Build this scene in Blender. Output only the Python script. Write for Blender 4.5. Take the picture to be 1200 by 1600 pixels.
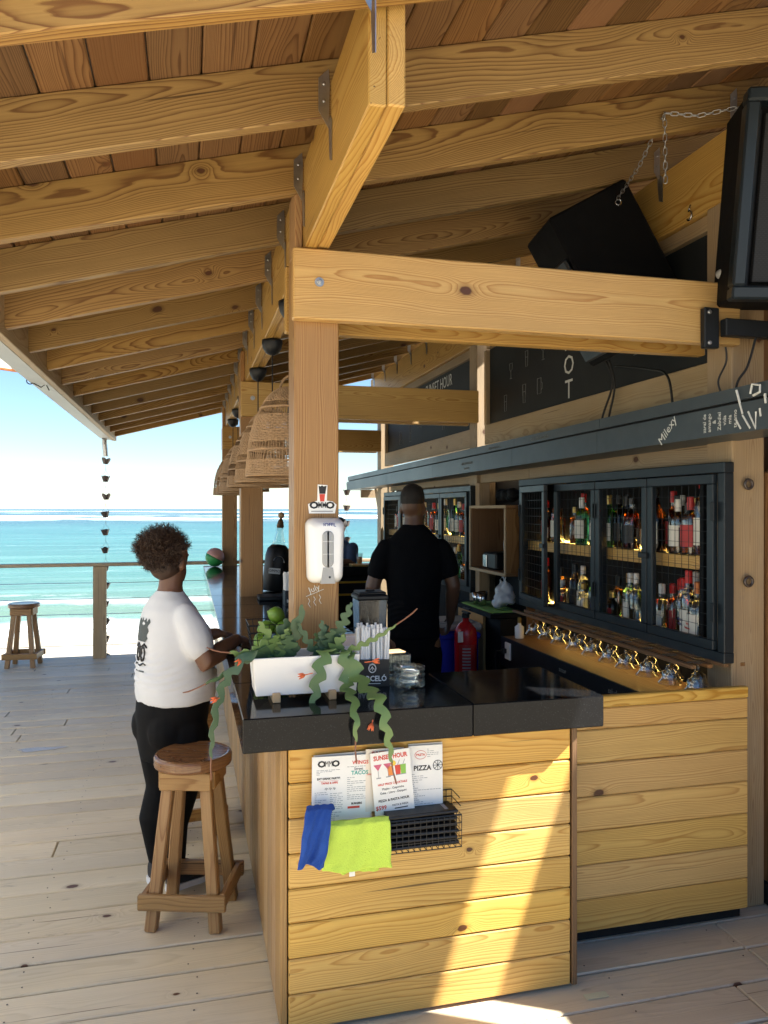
import bpy, bmesh, math, random
from mathutils import Vector, Matrix, Euler
R = random.Random(11)
PI = math.pi
for o in list(bpy.data.objects): bpy.data.objects.remove(o)
SC = bpy.context.scene
COL = SC.collection
V = Vector

# ------------------------------------------------------------------ camera
YAW = math.atan(305/1200)
cam_d = bpy.data.cameras.new('camera'); cam = bpy.data.objects.new('camera', cam_d); COL.objects.link(cam)
cam_d.sensor_fit = 'HORIZONTAL'; cam_d.sensor_width = 36; cam_d.lens = 36.0
cam_d.shift_y = -5/1200; cam_d.clip_start = .05; cam_d.clip_end = 30000
cam.location = (0, 0, 1.7); cam.rotation_euler = (PI/2, 0, -YAW)
SC.camera = cam
SC.render.resolution_x = 768; SC.render.resolution_y = 1024

# ------------------------------------------------------------------ sky, sun, exposure
SUN = V((.213, -.08, .188)).normalized()
el = math.asin(SUN.z); az = math.atan2(SUN.x, SUN.y)
w = bpy.data.worlds.new('World'); SC.world = w; w.use_nodes = True
nt = w.node_tree; nt.nodes.clear()
sky = nt.nodes.new('ShaderNodeTexSky'); sky.sky_type = 'NISHITA'; sky.sun_disc = False
sky.sun_elevation = el; sky.sun_rotation = az; sky.altitude = 0; sky.air_density = 1.0; sky.dust_density = .0; sky.ozone_density = 5.5
bg = nt.nodes.new('ShaderNodeBackground'); bg.inputs[1].default_value = .05
out = nt.nodes.new('ShaderNodeOutputWorld')
nt.links.new(sky.outputs[0], bg.inputs[0]); nt.links.new(bg.outputs[0], out.inputs[0])
sd = bpy.data.lights.new('sun', 'SUN'); sun = bpy.data.objects.new('sun', sd); COL.objects.link(sun)
sd.energy = 5.0; sd.angle = math.radians(.55); sd.color = (1, .95, .86)
sun.rotation_euler = SUN.to_track_quat('Z', 'Y').to_euler()
vs = SC.view_settings
vs.view_transform = 'Standard'; vs.look = 'None'; vs.gamma = 1; vs.use_curve_mapping = False
vs.exposure = 2.15
cy = SC.cycles
try:
    cy.max_bounces = 10; cy.diffuse_bounces = 5; cy.glossy_bounces = 4; cy.transmission_bounces = 8; cy.transparent_max_bounces = 12
    cy.caustics_reflective = False; cy.caustics_refractive = False; cy.sample_clamp_indirect = 6
except Exception: pass

# ------------------------------------------------------------------ node helpers
class G:
    def __init__(s, mat):
        s.t = mat.node_tree; s.t.nodes.clear()
    def n(s, typ, ins=None, **props):
        nd = s.t.nodes.new('ShaderNode' + typ)
        for k, v in props.items(): setattr(nd, k, v)
        for k, v in (ins or {}).items():
            if isinstance(v, bpy.types.NodeSocket): s.t.links.new(v, nd.inputs[k])
            else: nd.inputs[k].default_value = v
        return nd
    def m(s, op, a, b=0.0, c=0.0, clamp=False):
        return s.n('Math', {0: a, 1: b, 2: c}, operation=op, use_clamp=clamp).outputs[0]
    def vm(s, op, a, b=(0, 0, 0)):
        return s.n('VectorMath', {0: a, 1: b}, operation=op).outputs[0]
    def mix(s, f, a, b, mode='MIX'):
        nd = s.t.nodes.new('ShaderNodeMix'); nd.data_type = 'RGBA'; nd.blend_type = mode
        for i, v in ((0, f), (6, a), (7, b)):
            if isinstance(v, bpy.types.NodeSocket): s.t.links.new(v, nd.inputs[i])
            else: nd.inputs[i].default_value = v if i == 0 or len(v) == 4 else (*v, 1)
        return nd.outputs[2]
    def ramp(s, f, stops):
        nd = s.n('ValToRGB', {0: f}); cr = nd.color_ramp
        while len(cr.elements) < len(stops): cr.elements.new(.5)
        for e, (p, c) in zip(cr.elements, stops): e.position = p; e.color = (c, c, c, 1) if not hasattr(c, '__len__') else (*c[:3], 1)
        return nd.outputs[0]
    def noise(s, vec, scale, detail=3, rough=.55, dist=0):
        return s.n('TexNoise', {'Vector': vec, 'Scale': scale, 'Detail': detail, 'Roughness': rough, 'Distortion': dist}).outputs[0]
    def out(s, base, rough=.5, bump=None, bstr=.3, bdist=.01, **kw):
        p = s.n('BsdfPrincipled')
        def put(k, v):
            if isinstance(v, bpy.types.NodeSocket): s.t.links.new(v, p.inputs[k])
            elif hasattr(v, '__len__') and len(v) == 3 and k in ('Base Color', 'Emission Color', 'Specular Tint'): p.inputs[k].default_value = (*v, 1)
            else: p.inputs[k].default_value = v
        put('Base Color', base); put('Roughness', rough)
        for k, v in kw.items(): put(k, v)
        if bump is not None:
            b = s.n('Bump', {'Height': bump, 'Strength': bstr, 'Distance': bdist}); s.t.links.new(b.outputs[0], p.inputs['Normal'])
        o = s.n('OutputMaterial'); s.t.links.new(p.outputs[0], o.inputs[0]); return p

MATS = {}
def newmat(name):
    m = bpy.data.materials.new(name); m.use_nodes = True; MATS[name] = m; return G(m)

def sailmat():
    g = newmat('sail_cream'); tc = g.n('TexCoord').outputs['Object']; n = g.noise(tc, 3., 3)
    c = g.mix(n, (.82, .76, .64), (.87, .82, .72))
    d = g.n('BsdfDiffuse', {'Color': c}); t = g.n('BsdfTranslucent', {'Color': c}); m = g.n('MixShader', {0: .55, 1: d.outputs[0], 2: t.outputs[0]})
    g.n('OutputMaterial', {0: m.outputs[0]})
def plain(name, col, rough=.5, var=.12, bump=.15, scale=30, metal=0., spec=.5, **kw):
    g = newmat(name); tc = g.n('TexCoord').outputs['Object']
    n1 = g.noise(tc, scale, 4); n2 = g.noise(tc, scale*.13 + 1.3, 2)
    f = g.m('ADD', g.m('MULTIPLY', n1, .5), g.m('MULTIPLY', n2, .5))
    a = tuple(max(0, c*(1-var*1.6)) for c in col); b = tuple(min(1, c*(1+var*1.6)) for c in col)
    c = g.mix(f, a, b)
    rr = g.m('ADD', g.m('MULTIPLY', n2, .16), rough-.08)
    g.out(c, rr, n1, bump, .004, Metallic=metal, **{'Specular IOR Level': spec}, **kw)
    return MATS[name]

def wood(name, light, dark, freq=85, ringamt=.75, knot=.5, rough=.5, weather=0., val=.2, red=.0, spec=.4, redcol=(.24, .105, .042)):
    """plain-sawn pine: growth rings round an off-centre pith, bent by noise and by knots; grain runs along local X"""
    g = newmat(name)
    tc = g.n('TexCoord').outputs['Object']; rnd = g.n('ObjectInfo').outputs['Random']
    off = g.n('VectorMath', {0: (17.3, 0, 0), 'Scale': rnd}, operation='SCALE').outputs[0]
    p = g.vm('ADD', tc, off)
    sp = g.n('SeparateXYZ', {0: p}); x, y, z = sp.outputs
    r2 = g.m('FRACT', g.m('MULTIPLY', rnd, 7.31)); r3 = g.m('FRACT', g.m('MULTIPLY', rnd, 31.7)); r4 = g.m('FRACT', g.m('MULTIPLY', rnd, 113.7))
    # knots
    kv = g.n('CombineXYZ', {0: g.m('MULTIPLY', x, 2.0), 1: g.m('ADD', g.m('MULTIPLY', y, 3.1), g.m('MULTIPLY', r3, 9.))}).outputs[0]
    vo = g.n('TexVoronoi', {'Vector': kv, 'Scale': 1.0, 'Randomness': 1.0}, voronoi_dimensions='2D')
    ksel = g.n('SeparateColor', {0: vo.outputs['Color']}).outputs[0]
    kon = g.m('GREATER_THAN', ksel, 1-knot)
    ksz = g.m('MULTIPLY_ADD', g.m('FRACT', g.m('MULTIPLY', ksel, 37.)), .038, .018)
    kw_ = g.m('ADD', vo.outputs['Distance'], g.m('MULTIPLY_ADD', g.noise(kv, 9, 2), .05, -.025))
    kd = g.m('DIVIDE', kw_, ksz)
    kb = g.m('MULTIPLY', g.m('EXPONENT', g.m('MULTIPLY', g.m('POWER', g.m('DIVIDE', vo.outputs['Distance'], g.m('MULTIPLY', ksz, 2.6)), 2.), -1.)), kon)
    # pith distance
    lv = g.vm('MULTIPLY', p, (.9, 2.2, 2.2))
    n1 = g.m('SUBTRACT', g.noise(lv, 1.0, 2, .5), .5)
    n2 = g.m('SUBTRACT', g.noise(g.vm('ADD', lv, (5, 9, 2)), 1.3, 2, .5), .5)
    yy = g.m('ADD', g.m('ADD', y, g.m('MULTIPLY_ADD', r2, .22, -.11)), g.m('MULTIPLY', n1, .11))
    zz = g.m('ADD', g.m('ADD', z, g.m('MULTIPLY_ADD', r3, .09, .03)), g.m('MULTIPLY', n2, .10))
    rad = g.m('SQRT', g.m('ADD', g.m('MULTIPLY', yy, yy), g.m('MULTIPLY', zz, zz)))
    rad = g.m('ADD', rad, g.m('MULTIPLY', kb, .024))
    rad = g.m('ADD', rad, g.m('MULTIPLY', g.m('SINE', g.m('MULTIPLY', rad, 95.)), .0055))
    wob = g.m('MULTIPLY', g.noise(g.vm('MULTIPLY', p, (2.5, 30, 30)), 1.0, 2), .006)
    ph = g.m('FRACT', g.m('MULTIPLY', g.m('ADD', rad, wob), freq))
    ring = g.ramp(ph, [(0, .62), (.07, .08), (.45, .16), (.75, .5), (.93, 1.0), (1, .85)])
    fib = g.noise(g.vm('MULTIPLY', p, (4, 160, 160)), 1.0, 3, .6)
    blot = g.noise(g.vm('MULTIPLY', p, (1.1, 4, 4)), 1.0, 3, .6)
    rf = g.m('MULTIPLY', ring, g.m('MULTIPLY_ADD', blot, .9, ringamt-.45), clamp=True)
    c = g.mix(rf, light, dark)
    c = g.mix(g.m('MULTIPLY_ADD', fib, .5, -.12, clamp=True), c, tuple(q*.55 for q in dark))
    c = g.mix(g.m('MULTIPLY', g.m('GREATER_THAN', r4, 1-red), .65), c, redcol) if red > 0 else c
    if weather > 0:
        wn = g.noise(g.vm('MULTIPLY', p, (1.6, 7, 7)), 1.0, 5, .65)
        c = g.mix(g.ramp(wn, [(.35, weather), (.7, weather*.35)]), c, (.57, .52, .42))
        sn = g.noise(g.vm('MULTIPLY', p, (5, 14, 14)), 1.0, 5, .7)
        c = g.mix(g.ramp(sn, [(.62, 0), (.74, .55)]), c, (.20, .165, .13))
    chk = g.ramp(g.noise(g.vm('MULTIPLY', p, (1.1, 75, 75)), 1.0, 1, .5), [(.745, 0), (.775, .75)])
    c = g.mix(chk, c, (.05, .022, .01))
    halo = g.m('MULTIPLY', g.ramp(g.m('MULTIPLY', kd, .33), [(.25, .75), (.62, 0)]), kon)
    c = g.mix(g.m('MULTIPLY', halo, .8), c, tuple(q*.5 for q in dark))
    core = g.m('MULTIPLY', g.ramp(g.m('MULTIPLY', kd, .5), [(.40, 1), (.52, 0)]), kon)
    c = g.mix(core, c, (.085, .032, .013))
    hv = g.n('HueSaturation', {'Color': c, 'Value': g.m('MULTIPLY', g.m('MULTIPLY_ADD', r2, 2*val, 1-val), g.m('MULTIPLY_ADD', g.noise(g.vm('MULTIPLY', p, (.7, 3, 3)), 1.0, 4, .6), .55, .72)), 'Saturation': g.m('MULTIPLY_ADD', r3, .16, .92), 'Hue': g.m('MULTIPLY_ADD', r4, .007, .4965)}).outputs[0]
    hgt = g.m('ADD', g.m('MULTIPLY', ring, .6), g.m('MULTIPLY', fib, .7))
    g.out(hv, g.m('ADD', g.m('MULTIPLY', ring, .12), rough-.04), hgt, .22, .003, **{'Specular IOR Level': spec})
    return MATS[name]

wood('pine_beam', (.57, .375, .135), (.36, .18, .048), 185, .9, .3, .46)
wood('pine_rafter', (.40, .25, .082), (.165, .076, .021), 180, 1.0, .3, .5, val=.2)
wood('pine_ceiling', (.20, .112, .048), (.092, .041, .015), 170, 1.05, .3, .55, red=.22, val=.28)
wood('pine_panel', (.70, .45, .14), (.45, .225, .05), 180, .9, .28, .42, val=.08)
wood('pine_deck', (.70, .59, .41), (.50, .40, .25), 180, .6, .2, .5, weather=.5, val=.1, spec=.5)
wood('pine_post', (.43, .25, .095), (.25, .108, .032), 170, .95, .4, .48, val=.1)
wood('pine_wall', (.36, .255, .135), (.22, .13, .058), 180, .85, .25, .6, weather=.2, val=.12)
wood('pine_rail', (.46, .33, .18), (.28, .16, .07), 140, .8, .25, .55, weather=.3, val=.1)
wood('stool_wood', (.40, .235, .095), (.225, .105, .034), 150, .8, .15, .42, val=.12)
wood('stool_seat', (.235, .115, .046), (.125, .05, .018), 120, .8, .2, .2, val=.1, spec=.6)
wood('dark_wood', (.26, .14, .06), (.14, .06, .022), 150, .8, .25, .5)
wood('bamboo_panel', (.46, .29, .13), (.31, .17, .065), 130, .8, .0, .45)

def granite():
    g = newmat('black_granite'); tc = g.n('TexCoord').outputs['Object']
    v = g.n('TexVoronoi', {'Vector': tc, 'Scale': 420.}).outputs['Color']
    s = g.n('SeparateColor', {0: v}).outputs[0]
    c = g.mix(g.ramp(s, [(.93, 0), (.99, .4)]), (.007, .0075, .009), (.05, .055, .06))
    n = g.noise(tc, 3.2, 5, .65); sm = g.noise(tc, 26, 4, .7)
    c = g.mix(g.m('MULTIPLY', g.ramp(n, [(.5, 0), (.75, 1)]), .12), c, (.03, .028, .026))
    r = g.m('ADD', g.ramp(n, [(.3, .05), (.7, .13)]), g.ramp(sm, [(.55, 0), (.75, .09)]))
    g.out(c, r, None, **{'Specular IOR Level': .18}); return MATS['black_granite']
granite()
def glass(name, col, rough=.02, ior=1.45):
    g = newmat(name); g.out(col, rough, None, **{'Transmission Weight': 1.0, 'IOR': ior}); return MATS[name]
plain('puddle_water', (.40, .36, .30), .09, .05, .0, 5, 0., .9); glass('clear_glass', (.95, .98, .97)); 
def thin(name, tint, refl=.9):
    g = newmat(name); lw = g.n('LayerWeight', {'Blend': .32}).outputs['Facing']
    f = g.m('MULTIPLY_ADD', g.m('POWER', lw, 2.2), refl, .10, clamp=True)
    t = g.n('BsdfTransparent', {0: (*tint, 1)}); gl = g.n('BsdfGlossy', {'Color': (1, 1, 1, 1), 'Roughness': .04})
    mx = g.n('MixShader', {0: f, 1: t.outputs[0], 2: gl.outputs[0]}); o = g.n('OutputMaterial', {0: mx.outputs[0]})
thin('thin_glass', (.90, .93, .92), .75); glass('green_glass', (.10, .42, .16)); glass('dark_glass', (.05, .035, .02)); glass('blue_glass', (.05, .12, .65))
glass('amber_liquid', (.80, .30, .035), .02, 1.36); glass('whisky_liquid', (.75, .17, .015), .02, 1.36); glass('clear_liquid', (.93, .95, .92), .02, 1.34); glass('smoke_plastic', (.55, .58, .62), .12, 1.3)
plain('black_metal', (.008, .010, .013), .45, .25, .1, 40, 0., .35)
plain('cabinet_paint', (.010, .016, .022), .40, .2, .12, 60, 0., .4)
plain('black_matte', (.002, .002, .0028), .8, .2, .25, 80, 0., .2)
plain('dark_void', (.003, .003, .004), .85, .1, .1)
plain('dark_panel', (.004, .005, .007), .65, .3, .15, 14, 0., .2)
plain('gutter_metal', (.050, .064, .074), .38, .3, .12, 12, .25)
plain('eave_gutter', (.42, .42, .42), .45, .14, .1, 9, .2)
plain('galvanised', (.45, .46, .47), .32, .25, .15, 60, .9)
plain('steel', (.6, .6, .6), .25, .1, .05, 50, 1.)
plain('bronze_metal', (.09, .075, .07), .4, .2, .1, 40, .6)
plain('white_plastic', (.80, .81, .82), .22, .02, .02, 20)
plain('grey_plastic', (.33, .34, .35), .3, .06, .05, 30)
plain('white_pot', (.82, .80, .77), .28, .03, .03, 15)
plain('white_paper', (.80, .79, .76), .7, .03, .1, 40)
plain('cream_paper', (.78, .70, .60), .7, .04, .1, 40)
plain('straw_paper', (.84, .84, .83), .6, .03, .2, 90)
plain('label_cream', (.72, .70, .62), .6, .06, .05); plain('label_red', (.42, .03, .03), .5, .1, .05); plain('label_black', (.009, .009, .011), .5, .1, .05)
plain('cap_red', (.55, .02, .02), .35, .1, .05); plain('cap_gold', (.6, .4, .12), .3, .1, .05, 30, .8); plain('cap_black', (.015, .015, .016), .4, .1, .05); plain('cap_white', (.75, .75, .73), .4, .03, .03); plain('cap_copper', (.6, .2, .07), .35, .1, .05, 30, .6)
plain('ink_black', (.012, .012, .014), .6, .1, .02); plain('ink_red', (.60, .06, .035), .6, .1, .02); plain('ink_teal', (.03, .36, .30), .6, .1, .02); plain('ink_grey', (.28, .29, .31), .6, .1, .02); plain('ink_white', (.80, .80, .78), .7, .08, .2, 90)
plain('ink_orange', (.75, .25, .05), .6, .1, .02); plain('ink_green', (.25, .5, .08), .6, .1, .02); plain('ink_pink', (.6, .12, .2), .6, .1, .02); plain('ink_yellow', (.8, .55, .06), .6, .1, .02); plain('ink_navy', (.03, .05, .22), .5, .1, .02)
plain('chalk', (.62, .64, .62), .9, .3, .4, 150); plain('chalk_dim', (.17, .18, .18), .9, .5, .4, 150)
plain('chalkboard', (.007, .009, .010), .7, .5, .1, 7)
plain('skin_brown', (.135, .062, .034), .48, .12, .15, 25); plain('skin_deep', (.095, .047, .028), .45, .14, .15, 25)
plain('tee_white', (.60, .62, .67), .85, .03, .2, 220); plain('tee_black', (.002, .0025, .004), .9, .2, .2, 220, 0., .12); plain('leggings', (.0025, .0025, .0035), .8, .2, .1, 120, 0., .2); plain('trousers', (.002, .0025, .0035), .85, .2, .2, 150, 0., .12); plain('tee_navy', (.025, .045, .10), .85, .2, .2, 150)
plain('hair_black', (.012, .010, .009), .75, .3, .5, 180); plain('hair_brown', (.042, .020, .011), .6, .3, .2, 60)
plain('shoe_dark', (.02, .02, .024), .7, .2, .3, 140); plain('sole_white', (.75, .75, .77), .5, .05, .1); plain('sock_pink', (.35, .08, .14), .8, .15, .3, 90)
plain('print_grey', (.07, .085, .09), .85, .25, .2, 180)
plain('towel_lime', (.55, .74, .10), .95, .10, .9, 260); plain('towel_blue', (.018, .075, .34), .95, .14, .9, 260)
plain('folder_black', (.010, .009, .009), .5, .2, .25, 160)
plain('leaf_green', (.115, .190, .060), .42, .28, .2, 22); plain('leaf_grey', (.055, .105, .050), .5, .25, .2, 22); plain('stem_red', (.20, .085, .05), .5, .2, .1); plain('flower_orange', (.75, .17, .06), .5, .15, .1); plain('soil', (.02, .014, .01), .95, .4, 1., 60)
plain('lime_skin', (.13, .26, .03), .38, .2, .35, 90); plain('terra_wood', (.55, .36, .19), .5, .1, .1)
plain('plastic_blue', (.015, .03, .42), .4, .1, .05); plain('plastic_red', (.32, .015, .015), .4, .15, .05); plain('red_enamel', (.42, .012, .016), .25, .1, .03); plain('rubber_black', (.012, .012, .012), .6, .1, .1)
plain('mat_green', (.22, .42, .10), .9, .2, .6, 120); plain('bag_plastic', (.70, .72, .76), .3, .05, .3, 30, **{'Transmission Weight': .35})
sailmat(); plain('sail_orange', (.72, .28, .12), .8, .1, .2, 120)
plain('bag_green', (.03, .30, .08), .5, .15, .2); plain('bag_pink', (.55, .30, .26), .6, .1, .1); plain('sticker_white', (.82, .82, .80), .4, .02, .02)
plain('lit_edge_yellow', (.65, .40, .05), .3, .1, .05, 40, .6); plain('tape_cream', (.62, .62, .42), .6, .05, .1)
plain('rattan', (.34, .215, .115), .7, .3, .6, 120); plain('rattan_dark', (.20, .115, .055), .75, .3, .5, 120)
plain('orange_drink', (.70, .32, .12), .3, .1, .05); plain('roof_light_block', (.30, .30, .31), .5, .1, .1)
def emis(name, col, s):
    g = newmat(name); g.out((0, 0, 0), .5, None, **{'Emission Color': col, 'Emission Strength': s})
emis('led_warm', (1, .60, .13), 7.0); emis('led_dim', (1, .62, .16), 5.0)
g = newmat('grille')
tc = g.n('TexCoord').outputs['Object']
br = g.n('TexBrick', {'Vector': g.n('CombineXYZ', {0: g.n('SeparateXYZ', {0: tc}).outputs[0], 1: g.n('SeparateXYZ', {0: tc}).outputs[2]}).outputs[0], 'Scale': 32., 'Mortar Size': .10, 'Color1': (.020, .020, .022, 1), 'Color2': (.013, .013, .015, 1), 'Mortar': (.002, .002, .002, 1)})
g.out(br.outputs[0], .6, br.outputs[1], -.4, .004)

# ------------------------------------------------------------------ mesh helpers
WM = {}
def link(o, M=None, parent=None):
    COL.objects.link(o); M = M if M is not None else Matrix()
    WM[o.name] = M.copy()
    if parent is not None:
        o.parent = parent; o.matrix_basis = WM[parent.name].inverted() @ M
    else: o.matrix_basis = M
    return o
def tag(o, label=None, cat=None, group=None, kind=None):
    for k, v in (('label', label), ('category', cat), ('group', group), ('kind', kind)):
        if v: o[k] = v
    return o
def T(x=0, y=0, z=0): return Matrix.Translation((x, y, z))
def RZ(a): return Matrix.Rotation(a, 4, 'Z')
def RX(a): return Matrix.Rotation(a, 4, 'X')
def RY(a): return Matrix.Rotation(a, 4, 'Y')
def thing(name, label, cat, M=None, group=None):
    o = bpy.data.objects.new(name, None); o.empty_display_size = .05
    link(o, M); return tag(o, label, cat, group)
def axes(x, y, z, loc=(0, 0, 0)):
    x, y, z = V(x).normalized(), V(y).normalized(), V(z).normalized()
    return Matrix(((x.x, y.x, z.x, loc[0]), (x.y, y.y, z.y, loc[1]), (x.z, y.z, z.z, loc[2]), (0, 0, 0, 1)))
FRONT = lambda x, y, z, r=0: T(x, y, z) @ axes((1, 0, 0), (0, 0, 1), (0, -1, 0)) @ RZ(r)     # local XY seen from -Y
WEST = lambda x, y, z, r=0: T(x, y, z) @ axes((0, -1, 0), (0, 0, 1), (-1, 0, 0)) @ RZ(r)    # local XY seen from -X

class MB:
    def __init__(s): s.v = []; s.f = []; s.m = []; s.cur = 0
    def add(s, vs, fs):
        b = len(s.v); s.v += [tuple(q) for q in vs]; s.f += [tuple(b+i for i in f) for f in fs]; s.m += [s.cur]*len(fs); return s
    def box(s, x0, x1, y0, y1, z0, z1, c=0., M=None):
        if c <= 0:
            vs = [(x, y, z) for x in (x0, x1) for y in (y0, y1) for z in (z0, z1)]
            fs = [(0, 1, 3, 2), (4, 6, 7, 5), (0, 4, 5, 1), (2, 3, 7, 6), (0, 2, 6, 4), (1, 5, 7, 3)]
        else:
            vs, fs = chamfer((x1-x0)/2, (y1-y0)/2, (z1-z0)/2, c)
            vs = [(q[0]+(x0+x1)/2, q[1]+(y0+y1)/2, q[2]+(z0+z1)/2) for q in vs]
        if M is not None: vs = [M @ V(q) for q in vs]
        return s.add(vs, fs)
    def tube(s, pts, r, n=6, closed=False, cap=True):
        pts = [V(p) for p in pts]; N = len(pts); rs = r if hasattr(r, '__len__') else [r]*N
        vs = []; prev = None
        for i, p in enumerate(pts):
            a = pts[(i-1) % N] if (i > 0 or closed) else p; b = pts[(i+1) % N] if (i < N-1 or closed) else p
            t = (b-a).normalized() if (b-a).length > 1e-9 else V((0, 0, 1))
            if prev is None:
                u = t.orthogonal().normalized()
            else:
                u = prev - t*prev.dot(t); u = u.normalized() if u.length > 1e-6 else t.orthogonal().normalized()
            prev = u; w_ = t.cross(u)
            for k in range(n):
                an = 2*PI*k/n; vs.append(p + (u*math.cos(an) + w_*math.sin(an))*rs[i])
        fs = []
        for i in range(N if closed else N-1):
            j = (i+1) % N
            for k in range(n): fs.append((i*n+k, i*n+(k+1) % n, j*n+(k+1) % n, j*n+k))
        if cap and not closed: fs += [tuple(reversed(range(n))), tuple((N-1)*n+k for k in range(n))]
        return s.add(vs, fs)
    def lathe(s, prof, n=16, M=None, cap=True):
        vs = []; fs = []
        for (r, z) in prof:
            for k in range(n):
                a = 2*PI*k/n; vs.append((r*math.cos(a), r*math.sin(a), z))
        for i in range(len(prof)-1):
            for k in range(n): fs.append((i*n+k, i*n+(k+1) % n, (i+1)*n+(k+1) % n, (i+1)*n+k))
        if cap:
            if prof[0][0] > 1e-6: fs.append(tuple(reversed(range(n))))
            if prof[-1][0] > 1e-6: fs.append(tuple((len(prof)-1)*n+k for k in range(n)))
        if M is not None: vs = [M @ V(q) for q in vs]
        return s.add(vs, fs)
    def loft(s, rings, n=20):
        """rings: (centre, half-axis vector a, half-axis vector b)"""
        vs = []; fs = []
        for c, a, b in rings:
            c, a, b = V(c), V(a), V(b)
            for k in range(n):
                t = 2*PI*k/n; vs.append(c + a*math.cos(t) + b*math.sin(t))
        for i in range(len(rings)-1):
            for k in range(n): fs.append((i*n+k, i*n+(k+1) % n, (i+1)*n+(k+1) % n, (i+1)*n+k))
        fs += [tuple(reversed(range(n))), tuple((len(rings)-1)*n+k for k in range(n))]
        return s.add(vs, fs)
    def ball(s, c, r, n=12, M=None):
        rx, ry, rz = r if hasattr(r, '__len__') else (r, r, r)
        prof = [(math.sin(PI*i/8), -math.cos(PI*i/8)) for i in range(9)]
        prof[0] = (1e-7, -1); prof[-1] = (1e-7, 1)
        MM = T(*c) @ (M if M is not None else Matrix()) @ Matrix.Diagonal((rx, ry, rz, 1))
        return s.lathe(prof, n, MM, cap=False)
    def prism(s, poly, d0, d1, M=None):
        """poly in local XY, extruded along Z"""
        n = len(poly); vs = [(x, y, d0) for x, y in poly] + [(x, y, d1) for x, y in poly]
        fs = [tuple(reversed(range(n))), tuple(range(n, 2*n))] + [(i, (i+1) % n, n+(i+1) % n, n+i) for i in range(n)]
        if M is not None: vs = [M @ V(q) for q in vs]
        return s.add(vs, fs)
    def mesh(s, name, mats, smooth=False):
        me = bpy.data.meshes.new(name); me.from_pydata(s.v, [], s.f)
        for m in (mats if isinstance(mats, (list, tuple)) else [mats]): me.materials.append(MATS[m])
        if max(s.m, default=0) > 0: me.polygons.foreach_set('material_index', s.m)
        me.update()
        bm = bmesh.new(); bm.from_mesh(me); bmesh.ops.recalc_face_normals(bm, faces=bm.faces); bm.to_mesh(me); bm.free()
        if smooth: me.shade_smooth()
        return me
    def build(s, name, mats, parent=None, M=None, smooth=False, world=False):
        o = bpy.data.objects.new(name, s.mesh(name, mats, smooth))
        if world: M = Matrix()
        elif M is None: M = WM[parent.name] if parent is not None else Matrix()
        return link(o, M, parent)

def chamfer(hx, hy, hz, c):
    c = min(c, hx*.9, hy*.9, hz*.9); vs = []; ix = {}
    for sx in (-1, 1):
        for sy in (-1, 1):
            for sz in (-1, 1):
                for ax in range(3):
                    q = [sx*hx, sy*hy, sz*hz]
                    for k in range(3):
                        if k != ax: q[k] -= (sx, sy, sz)[k]*c
                    ix[(sx, sy, sz, ax)] = len(vs); vs.append(tuple(q))
    fs = []
    S2 = ((-1, -1), (1, -1), (1, 1), (-1, 1))
    for ax in range(3):
        for s in (-1, 1):
            f = []
            for a, b in S2:
                q = [0, 0, 0]; q[ax] = s; q[(ax+1) % 3] = a; q[(ax+2) % 3] = b; f.append(ix[(*q, ax)])
            fs.append(tuple(f) if s > 0 else tuple(reversed(f)))
    for ax in range(3):
        b, c2 = (ax+1) % 3, (ax+2) % 3
        for sb, sc in S2:
            q0 = [0, 0, 0]; q0[ax] = -1; q0[b] = sb; q0[c2] = sc; q1 = list(q0); q1[ax] = 1
            f = (ix[(*q0, b)], ix[(*q1, b)], ix[(*q1, c2)], ix[(*q0, c2)])
            fs.append(f if sb*sc > 0 else tuple(reversed(f)))
    for sx in (-1, 1):
        for sy in (-1, 1):
            for sz in (-1, 1):
                f = (ix[(sx, sy, sz, 0)], ix[(sx, sy, sz, 1)], ix[(sx, sy, sz, 2)])
                fs.append(f if sx*sy*sz > 0 else tuple(reversed(f)))
    return vs, fs
BC = {}
def board(name, p0, p1, up, w_, th, mat, parent=None, bev=.003):
    """a plank from p0 to p1 (centre line); local X = length, Y = width, Z = thickness (towards up)"""
    p0, p1 = V(p0), V(p1); x = (p1-p0); L = x.length; x.normalize(); z = V(up); z = (z - x*z.dot(x)).normalized(); y = z.cross(x)
    key = (round(L, 3), round(w_, 4), round(th, 4), bev, mat)
    me = BC.get(key)
    if me is None:
        b = MB(); b.box(-L/2, L/2, -w_/2, w_/2, -th/2, th/2, bev); me = BC[key] = b.mesh(name, mat)
    o = bpy.data.objects.new(name, me)
    return link(o, axes(x, y, z, (p0+p1)/2), parent)
def bbox(name, x0, x1, y0, y1, z0, z1, mat, parent=None, axis='x', up=None, bev=.003):
    """axis-aligned plank given by its bounds, grain along axis"""
    c = V(((x0+x1)/2, (y0+y1)/2, (z0+z1)/2)); d = {'x': V((1, 0, 0)), 'y': V((0, 1, 0)), 'z': V((0, 0, 1))}; sz = {'x': x1-x0, 'y': y1-y0, 'z': z1-z0}
    oth = [k for k in 'xyz' if k != axis]; 
    if up is None: up = min(oth, key=lambda k: sz[k])
    wd = [k for k in oth if k != up][0]
    return board(name, c-d[axis]*sz[axis]/2, c+d[axis]*sz[axis]/2, d[up], sz[wd], sz[up], mat, parent, bev)
def copy_tree(o, M, label=None, group=None, parent=None):
    c = o.copy(); COL.objects.link(c); WM[c.name] = M.copy()
    if parent is None: c.matrix_basis = M
    else: c.parent = parent; c.matrix_basis = WM[parent.name].inverted() @ M
    if label: c['label'] = label
    if group: c['group'] = group
    for ch in [q for q in CH(o)]:
        copy_tree(ch, M @ (WM[o.name].inverted() @ WM[ch.name]), parent=c)
    return c
def CH(o): return [q for q in o.children]
TXT = []
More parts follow.
